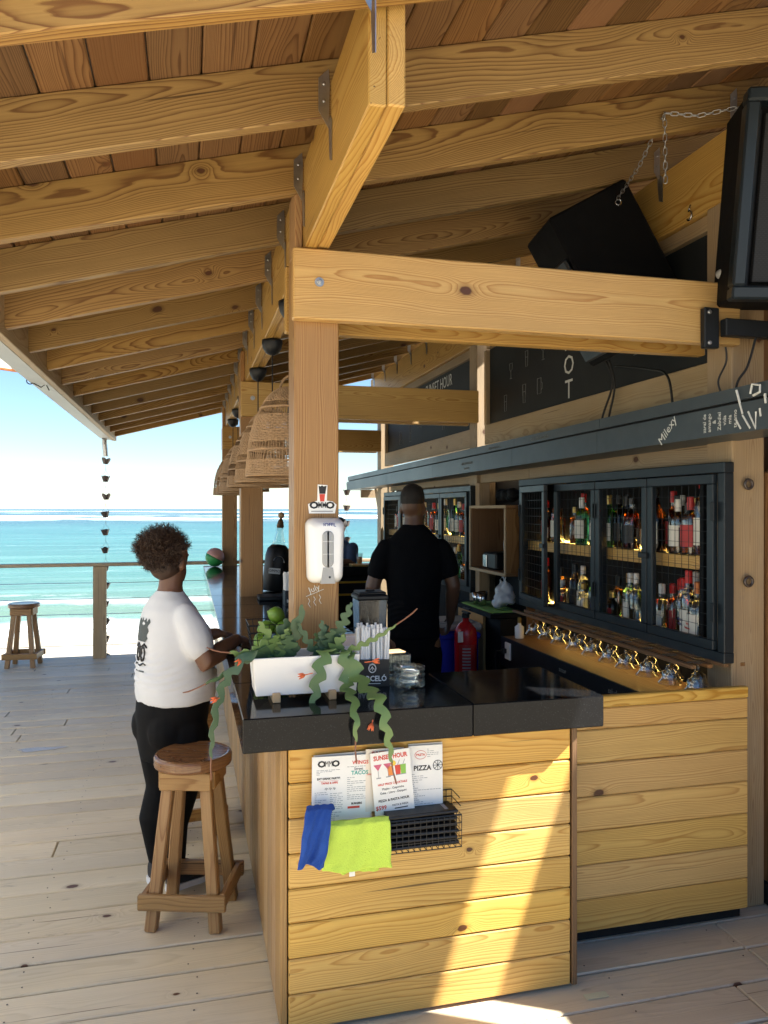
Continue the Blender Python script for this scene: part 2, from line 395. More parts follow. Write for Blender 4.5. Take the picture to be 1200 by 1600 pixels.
def text(name, body, size, M, mat, parent, align='CENTER', ext=.0004, bold=0., sx=1., space=1.):
    cu = bpy.data.curves.new(name, 'FONT'); cu.body = body; cu.size = size; cu.align_x = align; cu.align_y = 'CENTER'
    cu.extrude = ext; cu.offset = bold; cu.space_character = space; cu.resolution_u = 2
    o = bpy.data.objects.new(name + '_curve', cu); COL.objects.link(o)
    TXT.append((o, name, M @ Matrix.Diagonal((sx, 1, 1, 1)), mat, parent))
def flush_text():
    bpy.context.view_layer.update(); dg = bpy.context.evaluated_depsgraph_get()
    res = [(bpy.data.meshes.new_from_object(o.evaluated_get(dg)), n, M, m, p, o) for o, n, M, m, p in TXT]
    for me, n, M, m, p, o in res:
        me.materials.clear(); me.materials.append(MATS[m]); me.name = n
        bpy.data.objects.remove(o)
        link(bpy.data.objects.new(n, me), M, p)
    TXT.clear()
def solid(objs):
    """replace objects carrying modifiers by their evaluated meshes"""
    bpy.context.view_layer.update(); dg = bpy.context.evaluated_depsgraph_get()
    ms = [bpy.data.meshes.new_from_object(o.evaluated_get(dg)) for o in objs]
    for o, me in zip(objs, ms): o.modifiers.clear(); o.data = me
REM = []
def remesh(o, vox=.01, it=6):
    m = o.modifiers.new('r', 'REMESH'); m.mode = 'VOXEL'; m.voxel_size = vox; m.use_smooth_shade = True
    s = o.modifiers.new('s', 'SMOOTH'); s.factor = .5; s.iterations = it
    REM.append(o); return o
ORD = ['nearest', 'second nearest', 'third nearest', 'fourth nearest', 'fifth nearest', 'sixth nearest', 'seventh nearest', 'eighth nearest', 'ninth nearest', 'tenth nearest']
NTH = ['first', 'second', 'third', 'fourth', 'fifth', 'sixth', 'seventh', 'eighth', 'ninth', 'tenth']
# ================================================================== setting
def mat_sand():
    g = newmat('sand'); tc = g.n('TexCoord').outputs['Object']
    n = g.noise(tc, 1.3, 6, .65); f = g.noise(tc, 45, 4, .7)
    c = g.mix(n, (.42, .37, .28), (.54, .49, .40)); c = g.mix(g.m('MULTIPLY', f, .4), c, (.40, .35, .27))
    g.out(c, .9, g.m('ADD', n, g.m('MULTIPLY', f, .2)), .7, .08)
mat_sand()
def mat_sea():
    g = newmat('sea_water'); tc = g.n('TexCoord').outputs['Object']
    sp = g.n('SeparateXYZ', {0: tc}); x, y, z = sp.outputs
    big = g.noise(g.vm('MULTIPLY', tc, (.012, .05, 1)), 1., 4, .6)
    yy = g.m('ADD', y, g.m('MULTIPLY_ADD', big, 26, -13))
    d = g.m('DIVIDE', yy, 200., clamp=True)
    c = g.ramp(d, [(.0, (.20, .21, .13)), (.10, (.13, .205, .14)), (.2, (.055, .17, .145)), (.45, (.026, .145, .145)), (.8, (.018, .12, .135)), (1., (.010, .07, .10))])
    pt = g.noise(g.vm('MULTIPLY', tc, (.03, .16, 1)), 1., 5, .6)
    c = g.mix(g.ramp(pt, [(.38, .5), (.6, 0)]), c, (.020, .105, .115))
    st_ = g.noise(g.vm('MULTIPLY', tc, (.06, .55, 1)), 1., 5, .65)
    c = g.mix(g.ramp(st_, [(.5, 0), (.68, .55)]), c, (.15, .30, .285))
    # foam lines: shore wash, scattered caps, reef breakers far out
    wv = g.m('ADD', y, g.m('MULTIPLY', g.noise(g.vm('MULTIPLY', tc, (.22, .1, 1)), 1., 4, .6), 7.))
    shore = g.ramp(g.m('DIVIDE', g.m('ABSOLUTE', g.m('SUBTRACT', wv, 26.)), 2.2), [(.3, 1), (1., 0)])
    shore2 = g.ramp(g.m('DIVIDE', g.m('ABSOLUTE', g.m('SUBTRACT', wv, 33.)), 1.4), [(.1, .45), (1., 0)])
    cap = g.noise(g.vm('MULTIPLY', tc, (.10, .42, 1)), 1., 6, .7); capf = g.ramp(cap, [(.66, 0), (.72, .85)])
    rb = g.noise(g.vm('MULTIPLY', tc, (.022, .03, 1)), 1., 6, .7)
    reef = g.m('MULTIPLY', g.ramp(g.m('DIVIDE', g.m('ABSOLUTE', g.m('SUBTRACT', y, 330.)), 130.), [(.5, 1), (1., 0)]), g.ramp(rb, [(.47, 0), (.54, 1)]))
    reef2 = g.m('MULTIPLY', g.ramp(g.m('DIVIDE', g.m('ABSOLUTE', g.m('SUBTRACT', y, 1000.)), 500.), [(.5, 1), (1., 0)]), g.ramp(g.noise(g.vm('MULTIPLY', tc, (.006, .008, 1)), 1., 6, .7), [(.5, 0), (.56, 1)]))
    foam = g.m('MAXIMUM', g.m('MAXIMUM', shore, shore2), g.m('MAXIMUM', g.m('MULTIPLY', capf, .6), g.m('MAXIMUM', reef, reef2)))
    c = g.mix(foam, c, (.72, .76, .76))
    w1 = g.noise(g.vm('MULTIPLY', tc, (.35, 1.1, 1)), 1., 6, .65); w2 = g.noise(g.vm('MULTIPLY', tc, (2.5, 6, 1)), 1., 4, .6)
    g.out(c, g.m('MULTIPLY_ADD', foam, .5, .22), g.m('ADD', w1, g.m('MULTIPLY', w2, .25)), .6, .5, IOR=1.33)
mat_sea()
plain('dry_soil', (.30, .26, .2), .95, .3, .6, 6)
# beach: one sheet, sloping gently into the sea, reaching far to all sides
gx = [-9000, -2000, -400, -80, -30, -12, -6, 0, 6, 12, 30, 80, 400, 2000, 9000]
gy = [-9000, -1500, -300, -60, -20, -6, 2, 8, 12, 16, 20, 25, 32, 45, 70, 9000]
def gz(x, y):
    base = -.75 if y < 11 else (-.75-.085*(y-11) if y < 32 else -2.6-.03*min(y-32, 60))
    return base + .05*math.sin(x*.9+y*.4)*math.sin(y*.7)*(1 if abs(x) < 40 and 0 < y < 40 else 0)
b = MB(); b.add([(x, y, gz(x, y)) for y in gy for x in gx], [(j*len(gx)+i, j*len(gx)+i+1, (j+1)*len(gx)+i+1, (j+1)*len(gx)+i) for j in range(len(gy)-1) for i in range(len(gx)-1)])
tag(b.build('beach', 'sand', smooth=True), kind='structure')
b = MB(); xs = [-14000, -3000, -300, -60, 0, 60, 300, 3000, 14000]; ys = [16, 30, 60, 150, 600, 3000, 20000]
b.add([(x, y, -1.62) for y in ys for x in xs], [(j*len(xs)+i, j*len(xs)+i+1, (j+1)*len(xs)+i+1, (j+1)*len(xs)+i) for j in range(len(ys)-1) for i in range(len(xs)-1)])
tag(b.build('sea', 'sea_water'), kind='structure')
# reef breakers as low white ridges far out
# deck
deck = bpy.data.objects.new('deck', None); link(deck); tag(deck, kind='structure')
PW = .187
b = MB(); b.box(-6.5, 4.6, -5.2, 9.42, -.30, -.06); b.build('gap_shade_sheet', 'dark_void', deck)  # near-black sheet stands in for the shade in the plank gaps
row = 0; y = 2.913 - 44*PW
nails = MB()
while y < 9.38:
    vis = y > 1.2
    cuts = [-6.5, R.uniform(-2.6, 2.6), 4.6] if vis else [-6.5, 4.6]
    if vis and R.random() < .35: cuts = [-6.5, R.uniform(-3, -.8), R.uniform(1.2, 3), 4.6]
    for a, c in zip(cuts, cuts[1:]):
        zz = R.uniform(-.0025, .0015)
        board('plank', (a+.002, y+PW/2, -.0225+zz), (c-.002, y+PW/2, -.0225+zz), (0, R.uniform(-.006, .006), 1), PW-.009, .045, 'pine_deck', deck, .005)
    if vis:
        for nx in (-2.4, -1.8, -1.2, -.6, 0.02, 1.45, 2.05):
            for dy in (.045, PW-.045):
                jx = nx + R.uniform(-.03, .03)
                nails.lathe([(.0032, 0), (.0032, .0010), (.002, .0013)], 6, T(jx, y+dy, .0012))
    y += PW
tag(nails.build('nail_heads', 'bronze_metal', deck), kind='stuff')
for (px_, py_, rx, ry) in [(-2.12, 6.95, .26, .10), (-1.75, 6.25, .16, .05), (-1.02, 5.85, .15, .045)]:
    pts = []
    for k in range(22):
        a = 2*PI*k/22; q = 1 + .22*math.sin(3*a+px_*5) + .12*math.sin(5*a+py_)
        pts.append((rx*q*math.cos(a), ry*q*math.sin(a)))
    b = MB(); b.prism(pts, 0, .0035); o = b.build('puddle', 'puddle_water' if 'puddle_water' in MATS else 'clear_liquid', M=T(px_, py_, .0008)); tag(o, kind='structure')

# ================================================================== pavilion
def zr(x): return 2.85 + .262*(x-.4)
SL = V((1, 0, .262)).normalized(); UPR = V((-.262, 0, 1)).normalized()
pav = thing('pavilion', 'open timber pavilion with sloping pine roof above the bar', 'building', T(1.3, 5.8, 0))
RY_ = [1.70+.545*i for i in range(15)]
RT = .045; RH = .165
for i, ry in enumerate(RY_):
    p0 = V((-.82, ry, zr(-.82))) + UPR*RH/2; p1 = V((3.35, ry, zr(3.35))) + UPR*RH/2
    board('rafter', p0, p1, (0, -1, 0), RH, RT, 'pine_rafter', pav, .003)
# ceiling planks along Y on top of the rafters
pw = .146; s = 0.0
while True:
    X = -.84 + s*SL.x
    if X > 3.35: break
    c = V((X, 0, zr(X))) + UPR*(RH+.012)
    j = sorted([RY_[R.randrange(3, 7)], RY_[R.randrange(8, 12)]])
    cuts = [1.45] + (j if R.random() < .6 else j[:1]) + [9.55]
    for a, d in zip(cuts, cuts[1:]):
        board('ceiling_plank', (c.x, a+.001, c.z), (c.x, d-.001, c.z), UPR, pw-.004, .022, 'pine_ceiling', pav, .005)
    s += pw
c0 = V((-.93, 5.5, zr(-.93)))+UPR*(RH+.05); c1 = V((3.45, 5.5, zr(3.45)))+UPR*(RH+.05)
board('roof_light_block', c0, c1, UPR, 8.2, .03, 'roof_light_block', pav, .002)  # unseen cover added to stop light leaking between the planks
# long beams of two planks
for (xa, xb, z0, z1) in [(.405, .449, 2.64, 2.955), (.451, .495, 2.645, 2.965)]:
    bbox('long_beam', xa, xb, 1.74, 9.5, z0, z1, 'pine_beam', pav, 'y', 'x', .004)
for (xa, xb, z0, z1) in [(2.24, 2.284, 3.03, 3.335), (2.286, 2.33, 3.035, 3.34)]:
    bbox('long_beam', xa, xb, 2.2, 9.5, z0, z1, 'pine_beam', pav, 'y', 'x', .004)
# posts
PY = [2.872, 5.85, 9.03]
for i, py in enumerate(PY):
    b = bbox('post', .372, .537, py-.0825, py+.0825, .02, 2.638, 'pine_post', pav, 'z', 'y', .005)
    bbox('post_cheek', .374, .403, py-.08, py+.08, 2.64, 2.87, 'pine_post', pav, 'z', 'x', .003)
    bbox('post', 2.232, 2.395, py-.08, py+.085, .0, 3.028, 'pine_wall', pav, 'z', 'y', .005)
    for yo in (-.112, .112):
        x0 = .361 if i == 0 else .37
        o = bbox('cross_beam', x0, 2.228, py+yo-.026, py+yo+.026, 2.382, 2.636, 'pine_beam', pav, 'x', 'y', .005)
        if yo < 0:
            for bx in ((.455,) if i == 0 else (.455,)):
                b = MB()
                M = T(bx, py+yo-.026, 2.515) @ RX(PI/2)
                b.lathe([(.017, 0), (.017, .002), (.0165, .003)], 18, M)
                b.lathe([(.0105, .003), (.0105, .010), (.009, .011)], 6, M)
                b.lathe([(.0055, .0105), (.0055, .017), (.004, .018)], 10, M)
                b.build('bolt', 'galvanised', o, world=True)
# steel ties between rafters and beams
for bx, zb in ((.403, 2.85), (2.238, 3.335)):
    me = None
    for ry in RY_[(0 if bx < 1 else 2):]:
        b = MB(); zz = zr(bx-.03)
        yf = ry-RT/2-.0015
        b.prism([(bx-.036, zz+.02), (bx-.006, zz-.03), (bx-.003, zz+.10), (bx-.006, zz+.145), (bx-.036, zz+.115)], 0, .002, axes((1, 0, 0), (0, 0, 1), (0, -1, 0), (0, yf, 0)))
        b.prism([(-.012, zz+.03), (.03, zz-.01), (.03, zz-.13), (.0, zz-.115), (-.012, zz-.03)], 0, .002, axes((0, -1, 0), (0, 0, 1), (-1, 0, 0), (bx, yf+.01, 0)))
        for q in (.05, .10): b.lathe([(.005, 0), (.005, .003), (.003, .004)], 8, T(bx-.02, yf-.002, zz+q) @ RX(PI/2))
        b.build('rafter_tie', 'galvanised', pav, world=True)
# fascia, eave soffit gutter
bbox('fascia', -.865, -.823, 1.45, 9.52, zr(-.84)-.03, zr(-.84)+.175, 'pine_rail', pav, 'y', 'x', .003)
b = MB(); zg = zr(-.9)
for a, d in [(1.45, 3.4), (3.405, 5.6), (5.605, 7.6), (7.605, 9.5)]:
    prof = [(-.868, zg+.13), (-.868, zg-.012), (-1.00, zg+.012), (-1.02, zg+.13), (-1.016, zg+.13), (-.996, zg+.016), (-.872, zg-.008), (-.872, zg+.13)]
    b.prism([(x, z) for x, z in prof], -d, -a, axes((1, 0, 0), (0, 0, 1), (0, -1, 0)))
b.build('eave_gutter', 'eave_gutter', pav, world=True)
b = MB(); b.tube([(-.945, 9.40, zg), (-.945, 9.42, zg-.06), (-.935, 9.44, zg-.20)], .030, 12); b.build('downspout', 'galvanised', pav, world=True)

# rain chains
def rain_chain(x, y, z0, z1, label):
    t = thing('rain_chain', label, 'rain chain', T(x, y, z0))
    z = z0; first = None; n = 0
    while z > z1:
        b = MB(); a0 = R.random()
        prof = []
        n8 = 12; vs = []; fs = []
        for (r, h) in [(.026, 0), (.050, .072)]:
            for k in range(n8):
                a = 2*PI*k/n8+a0; vs.append((r*math.cos(a), r*math.sin(a), h - (.018*(k % 3 == 0) if h > 0 else 0)))
        for k in range(n8): fs.append((k, (k+1) % n8, n8+(k+1) % n8, n8+k))
        fs.append(tuple(reversed(range(n8)))); b.add(vs, fs)
        cup = b.build('cup', 'bronze_metal', t, T(x+R.uniform(-.006, .006), y, z-.10) @ RY(R.uniform(-.15, .15)))
        cup.modifiers.new('t', 'SOLIDIFY').thickness = .002
        b = MB()
        for sx in (-1, 1): b.tube([(sx*.042, 0, .065), (sx*.008, 0, .12), (0, 0, .16)], .0016, 4)
        b.tube([(0, 0, 0), (0, 0, -.05)], .0016, 4)
        b.build('link', 'bronze_metal', t, T(x, y, z-.10))
        z -= .207
    return t
rain_chain(-.935, 9.44, zg-.19, -.30, 'metal cup rain chain hanging from the eave corner over the sea')
rain_chain(2.02, 9.95, 1.98, .9, 'short rain chain hanging off the end of the back wall gutter')

# railing
rail = thing('railing', 'wooden deck railing with thin horizontal steel cables facing the sea', 'railing', T(-1, 9.3, 0))
bbox('handrail', -6.4, -.2, 9.255, 9.36, 1.045, 1.083, 'pine_rail', rail, 'x', 'z', .006)
bbox('handrail', -.197, 2.3, 9.255, 9.36, 1.045, 1.083, 'pine_rail', rail, 'x', 'z', .006)
for x in (-5.6, -3.3, -.985, 1.32):
    bbox('rail_post', x-.07, x+.07, 9.26, 9.355, -.05, 1.043, 'pine_rail', rail, 'z', 'y', .004)
for z in (.15, .33, .505, .68, .86):
    b = MB(); b.tube([(x, 9.307, z-.008*math.sin((x+6.4)*1.35)**2) for x in [-6.4+.4*k for k in range(22)]], .0038, 5); b.build('cable', 'steel', rail, world=True)

# shade sail fixed to the eave
sl = thing('shade_sail', 'cream shade sail with orange hem tied to the eave at left', 'shade sail', T(-1.02, 5.4, 2.6))
A, B_, C_, D_ = V((-1.05, 5.45, 2.60)), V((-5.6, 6.4, 3.05)), V((-6.2, .2, 2.9)), V((-1.7, -.6, 3.35))
n = 14; vs = []
for i in range(n+1):
    for j in range(n+1):
        u, v_ = i/n, j/n
        # edges bow inwards, as the catenary hem of a stretched sail does
        uu = u + .10*math.sin(PI*v_)*(.5-u)*2*.5; vv = v_ + .10*math.sin(PI*u)*(.5-v_)*2*.5
        p = A*(1-uu)*(1-vv) + B_*uu*(1-vv) + C_*uu*vv + D_*(1-uu)*vv
        vs.append(p)
fs = [(i*(n+1)+j, i*(n+1)+j+1, (i+1)*(n+1)+j+1, (i+1)*(n+1)+j) for i in range(n) for j in range(n)]
b = MB(); b.add(vs, fs); o = b.build('canvas', 'sail_cream', sl, world=True, smooth=True)
hem = MB(); n1 = n+1
for path in ([i*n1 for i in range(n1)], [i*n1+n for i in range(n1)], list(range(n1)), [n*n1+j for j in range(n1)]): hem.tube([vs[k] for k in path], .014, 6)
hem.build('hem', 'sail_orange', sl, world=True)
b = MB(); b.tube([(-1.06, 5.45, 2.598), (-1.03, 5.43, 2.575), (-1.0, 5.40, 2.535)], .006, 6); b.tube([(-1.0+.02*math.cos(a), 5.40, 2.53+.02*math.sin(a)) for a in [2*PI*k/10 for k in range(10)]], .004, 5, closed=True)
b.tube([(-.985, 5.40, 2.52), (-.93, 5.39, 2.49), (-.90, 5.38, 2.51), (-.88, 5.38, 2.47)], .004, 5); b.build('rope', 'rubber_black', sl, world=True)

# ================================================================== bar counter
bar = thing('bar_counter', 'L-shaped pine bar counter with polished black top', 'bar counter', T(.5, 5, 0))
hs = [.0]
zs = [0.012, .128, .243, .357, .470, .583, .697, .811, .938]
for a, d in zip(zs, zs[1:]):
    bbox('front_board', .312, 1.312, 2.476, 2.500, a+.0015, d-.0015, 'pine_panel', bar, 'x', 'y', .0045)
bbox('corner_trim', 1.316, 1.336, 2.472, 2.508, .012, .938, 'dark_wood', bar, 'z', 'y', .002)
# side cladding: upright planks
yy_ = 2.478; k = 0
while yy_ < 8.9:
    wv_ = [.142, .138, .146][k % 3]
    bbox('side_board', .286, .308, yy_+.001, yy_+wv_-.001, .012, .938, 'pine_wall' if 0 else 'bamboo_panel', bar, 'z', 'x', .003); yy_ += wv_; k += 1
b = MB(); b.box(.312, .80, 2.504, 8.9, .005, .938); b.build('carcass', 'dark_panel', bar, world=True)
b = MB(); b.box(.802, 1.312, 2.504, 2.86, .005, .938); b.build('carcass', 'dark_panel', bar, world=True)
# top: polished tiles with mitred apron
def slab(x0, x1, y0, y1):
    bb = MB(); bb.box(x0+.0008, x1-.0008, y0+.0008, y1-.0008, .942, 1.05, .0035); return bb.build('top_slab', 'black_granite', bar, T(0, 0, 0))
slab(.16, .918, 2.402, 2.905); slab(.918, 1.402, 2.402, 2.905)
yb = [2.905, 3.42, 4.04, 4.66, 5.28, 5.9, 6.52, 7.14, 7.76, 8.38, 9.0]
for a, d in zip(yb, yb[1:]): slab(.16, .84, a, d)
slab(.842, 2.1, 8.45, 9.0)
b = MB(); b.box(.85, 2.1, 8.52, 8.9, .0, .938); b.build('carcass', 'dark_panel', bar, world=True)
for z in (.72, .86): 
    b = MB(); b.box(.86, 2.08, 8.495, 8.518, z, z+.022, .003); b.build('yellow_edge', 'lit_edge_yellow', bar, world=True)  # warm-yellow colour stands in for the glow of LED-lit edges
o = MB().box(1.335, 1.42, 2.40, 2.43, 0, .001).build('tape_scrap', 'tape_cream', M=T(0, -.0, .0015)); tag(o, 'small pale scrap of tape on the deck at the counter corner', 'tape')

# gate beside it
gate = thing('bar_gate', 'low pine board gate between the counter and the right post', 'gate', T(1.75, 2.71, 0))
zg_ = [.06, .185, .318, .45, .582, .712, .842, .925, .972]
for i, (a, d) in enumerate(zip(zg_, zg_[1:])):
    bbox('board', 1.355, 2.226, 2.688 if i < 7 else 2.684, 2.712, a+.0012, d-.0012, 'pine_panel', gate, 'x', 'y', .004)
b = MB(); b.box(1.36, 2.22, 2.714, 2.74, .08, .96); b.build('backing', 'dark_panel', gate, world=True)
b = MB(); b.box(1.34, 2.23, 2.742, 2.76, .0, .3); b.build('kick_panel', 'dark_void', gate, world=True)

# unseen wall added to block the sun; its slanted gap shapes the light stripe
sw = thing('sun_block_wall', 'added unseen plank wall blocking the sun, with one slanted gap', 'wall', T(2.6, 1.9, 0))
yk = 1.15
def slit(z): return 1.807 + (z-1.7)*.20
yk = [1.15, 1.33, 1.51, 1.69]
for a, d in zip(yk, yk[1:]): bbox('plank', 2.60, 2.63, a+.002, d-.002, 0, 3.45, 'dark_wood', sw, 'z', 'x', .003)
def slant(y_lo0, y_lo1, y_hi0, y_hi1, z0, z1):
    bb = MB(); bb.prism([(y_lo0, z0), (y_hi0, z0), (y_hi1, z1), (y_lo1, z1)], 2.60, 2.63, axes((0, 1, 0), (0, 0, 1), (1, 0, 0))); return bb.build('plank', 'dark_wood', sw, world=True)
slant(1.692, 1.692, 2.36, 2.36, 0, 1.22)
slant(1.692, 1.692, slit(1.222), slit(3.45), 1.222, 3.45)
slant(slit(1.222)+.14, slit(3.45)+.14, 2.36, 2.36, 1.222, 3.45)
for a, d in ((2.362, 2.486), (2.488, 2.61), (2.612, 2.79), (2.792, 2.962)): bbox('plank', 2.60, 2.63, a+.002, d-.002, 0, 3.45, 'dark_wood', sw, 'z', 'x', .003)
b = MB(); b.box(2.635, 2.68, 1.15, 2.61, 2.9, 3.0); b.box(2.635, 2.68, 1.15, 2.61, .2, .3); b.build('batten', 'dark_wood', sw, world=True)

# ================================================================== back wall
bw = thing('back_wall', 'dark back bar wall with pale header boards behind the bottle cabinets', 'wall', T(2.35, 5.8, 0))
b = MB(); b.box(2.40, 2.44, 2.96, 8.85, 0, 2.0); b.build('panel', 'dark_panel', bw, world=True)
for a, d in ((2.957, 4.86), (4.862, 5.765), (5.938, 8.6)):
    bbox('header_board', 2.262, 2.298, a, d, 1.905, 2.035, 'pine_wall', bw, 'y', 'x', .003)
bbox('stud', 2.24, 2.33, 4.842, 4.866, .0, 1.903, 'dark_wood', bw, 'z', 'x', .003)
bbox('stud', 2.21, 2.30, 5.66, 5.745, .0, 1.903, 'pine_wall', bw, 'z', 'x', .003)
board('brace', (2.28, 8.62, .9), (2.28, 9.35, 2.0), (1, 0, 0), .10, .045, 'pine_wall', bw)
bbox('end_post', 2.25, 2.32, 8.62, 8.70, 0, 2.03, 'pine_wall', bw, 'z', 'x', .003)
bbox('outrigger', 2.1, 2.30, 9.42, 9.47, 1.84, 1.94, 'pine_wall', bw, 'x', 'y', .003)
# gutter shelf running along the wall, two tiers
gs = thing('wall_gutter', 'long grey metal gutter with chalk writing above the bottle cabinets', 'gutter', T(2.05, 5.8, 2.05))
def zgut(y): return 1.990 - .006*(y-2.5)
segs = [(1.9, 3.55), (3.553, 4.62), (4.623, 6.3), (6.303, 7.9), (7.903, 10.0)]
for a, d in segs:
    for (x0, x1, dz0, dz1) in ((2.03, 2.26, 0, .112), (2.045, 2.26, .126, .178)):
        bb = MB(); vs = []
        for yv in (a, d):
            for (x, z) in ((x0, dz0), (x1, dz0), (x1, dz1), (x0, dz1)): vs.append((x, yv, zgut(yv)+z))
        bb.add(vs, [(0, 1, 2, 3), (7, 6, 5, 4), (0, 4, 5, 1), (1, 5, 6, 2), (2, 6, 7, 3), (3, 7, 4, 0)])
        bb.build('gutter_length', 'gutter_metal', gs, world=True)
    bb = MB(); vs = []
    for yv in (a, d):
        for (x, z) in ((2.06, .11), (2.25, .11), (2.25, .128), (2.06, .128)): vs.append((x, yv, zgut(yv)+z))
    bb.add(vs, [(0, 1, 2, 3), (7, 6, 5, 4), (0, 4, 5, 1), (1, 5, 6, 2), (2, 6, 7, 3), (3, 7, 4, 0)]); bb.build('slot', 'dark_void', gs, world=True)
def gtext(body, size, y, dz, mat='chalk', rot=0., x=2.0285, **k):
    text('lettering', body, size, WEST(x, y, zgut(y)+dz, rot), mat, gs, **k)
gtext('Milexy', .058, 2.95, .055, rot=.75); 
for i, s_ in enumerate(['zaral de', 'amango', '&', 'Zabdiel', 'vida', 'mia', 'te amo']):
    gtext(s_, .027, 2.70-.030*i, .056, rot=PI/2, sx=.9)
gtext('cae del mundo', .040, 4.25, .150, 'chalk_dim', x=2.0435); gtext('que una noche', .036, 4.95, .150, 'chalk_dim', x=2.0435)
gtext('QUE DURA MUCHO', .026, 5.45, .07, 'chalk_dim'); gtext('en mi vida', .026, 5.46, .035, 'chalk_dim')
def strokes(lst, r, x, parent, mat='chalk', name='chalk_stroke', y0=0, z0=0):
    for pl in lst:
        b = MB(); b.tube([(x, y0-u, z0+v_) for u, v_ in pl], r, 5); b.build(name, mat, parent, world=True)
G0 = zgut(2.7)
strokes([[(-.075, .165), (-.04, .07)], [(-.04, .065), (0, .012)], [(-.01, .075), (.03, .008), (.03, .07)], [(.05, .08), (.055, .05)], [(.0, .14), (.01, .175), (.05, .165), (.05, .14), (.015, .132)], [(-.075, .05), (-.05, .015)], [(.075, .13), (.08, .095)]], .0045, 2.03, gs, y0=2.44, z0=G0)

# chalkboards
def chalkboard(y0, y1, label):
    t = thing('chalkboard', label, 'chalkboard', T(2.31, (y0+y1)/2, 2.36))
    b = MB(); b.box(2.30, 2.315, y0, y1, 2.36, 2.955); b.build('slate', 'chalkboard', t, world=True)
    bbox('bottom_rail', 2.262, 2.318, y0-.02, y1+.02, 2.205, 2.358, 'pine_wall', t, 'y', 'x', .003)
    bbox('side_rail', 2.27, 2.318, y1+.002, y1+.05, 2.36, 2.95, 'pine_wall', t, 'z', 'x', .003)
    bbox('top_rail', 2.27, 2.318, y0, y1, 2.957, 3.028, 'pine_wall', t, 'y', 'x', .003)
    return t
cb = chalkboard(3.0, 5.66, 'black chalkboard with HOT lettering and glass drawings under the ridge')
for i, s_ in enumerate('HOT'): text('lettering', s_, .17, WEST(2.298, 4.36, 2.745-.152*i), 'chalk', cb, ext=.0003)
def doodle(t, y, z, s_, kind):
    P = {'tall': [[(-.02, .1), (-.014, 0), (.014, 0), (.02, .1), (-.02, .1)], [(-.017, .06), (.017, .06)]],
         'wine': [[(-.025, .1), (-.02, .06), (0, .045), (.02, .06), (.025, .1), (-.025, .1)], [(0, .045), (0, 0)], [(-.018, 0), (.018, 0)]],
         'mug': [[(-.022, .08), (-.022, 0), (.022, 0), (.022, .08), (-.022, .08)], [(.022, .06), (.036, .05), (.036, .025), (.022, .015)]]}[kind]
    strokes([[(u*s_, v_*s_) for u, v_ in pl] for pl in P], .0022, 2.299, t, 'chalk_dim', 'chalk_drawing', y, z)
for (y, z, s_, k) in [(5.35, 2.43, 1.2, 'tall'), (5.02, 2.45, 1.3, 'tall'), (4.78, 2.48, 1.3, 'mug'), (5.25, 2.66, 1.1, 'wine'), (4.98, 2.70, 1.1, 'tall'), (4.72, 2.70, 1.2, 'wine'), (3.62, 2.52, 1.2, 'wine'), (3.35, 2.55, 1.1, 'tall')]: doodle(cb, y, z, s_, k)
cb2 = chalkboard(6.0, 8.85, 'far black chalkboard with SUNSET HOUR lettering')
text('lettering', 'SUNSET HOUR', .15, WEST(2.298, 6.95, 2.865), 'chalk', cb2, ext=.0003, sx=.8)
text('lettering', 'MOJITO', .07, WEST(2.298, 7.5, 2.56), 'chalk_dim', cb2, ext=.0003)
for (y, z, s_, k) in [(6.4, 2.46, 1.6, 'wine'), (6.8, 2.44, 1.6, 'tall'), (7.9, 2.42, 1.8, 'wine'), (8.3, 2.42, 1.8, 'mug')]: doodle(cb2, y, z, s_, k)
# right hand end: dark stub post and little sign
bbox('end_panel', 2.40, 3.6, 2.965, 2.99, 0, 3.3, 'dark_wood', bw, 'z', 'y', .003)
dp = thing('side_post', 'dark brown timber post at the right edge beside the ringed post', 'post', T(2.5, 2.78, 0))
bbox('timber', 2.402, 2.60, 2.76, 2.90, .10, 1.86, 'dark_wood', dp, 'z', 'y', .005)
b = MB(); b.box(2.398, 2.62, 2.752, 2.905, .0, .098, .006); b.build('base_shoe', 'black_metal', dp, world=True)
sg = thing('wooden_sign', 'pale wooden board with black brush script at the right edge', 'sign', T(2.5, 2.74, 1.95))
bbox('plank', 2.40, 2.75, 2.735, 2.757, 1.875, 2.02, 'pine_wall', sg, 'x', 'y', .003)
b = MB()
for pl in ([(2.425, 1.90), (2.44, 1.93), (2.455, 1.905)], [(2.43, 1.91), (2.448, 1.91)], [(2.47, 1.96), (2.49, 1.97), (2.48, 1.93), (2.50, 1.90)]): b.tube([(u, 2.733, v_) for u, v_ in pl], .004, 5)
b.build('brush_script', 'ink_black', sg, world=True)
for z, nm in ((1.804, 'upper'), (1.392, 'lower')):
    b = MB(); b.tube([(2.298+.019*math.cos(a), 2.772, z+.019*math.sin(a)) for a in [2*PI*k/16 for k in range(16)]], .0065, 8, closed=True); b.tube([(2.298, 2.772, z+.019), (2.30, 2.795, z+.012)], .005, 6)
    tag(b.build('eye_ring', 'bronze_metal', M=Matrix(), smooth=True), f'{nm} rusty steel eye ring screwed into the right post', 'ring', 'eye rings on the post')
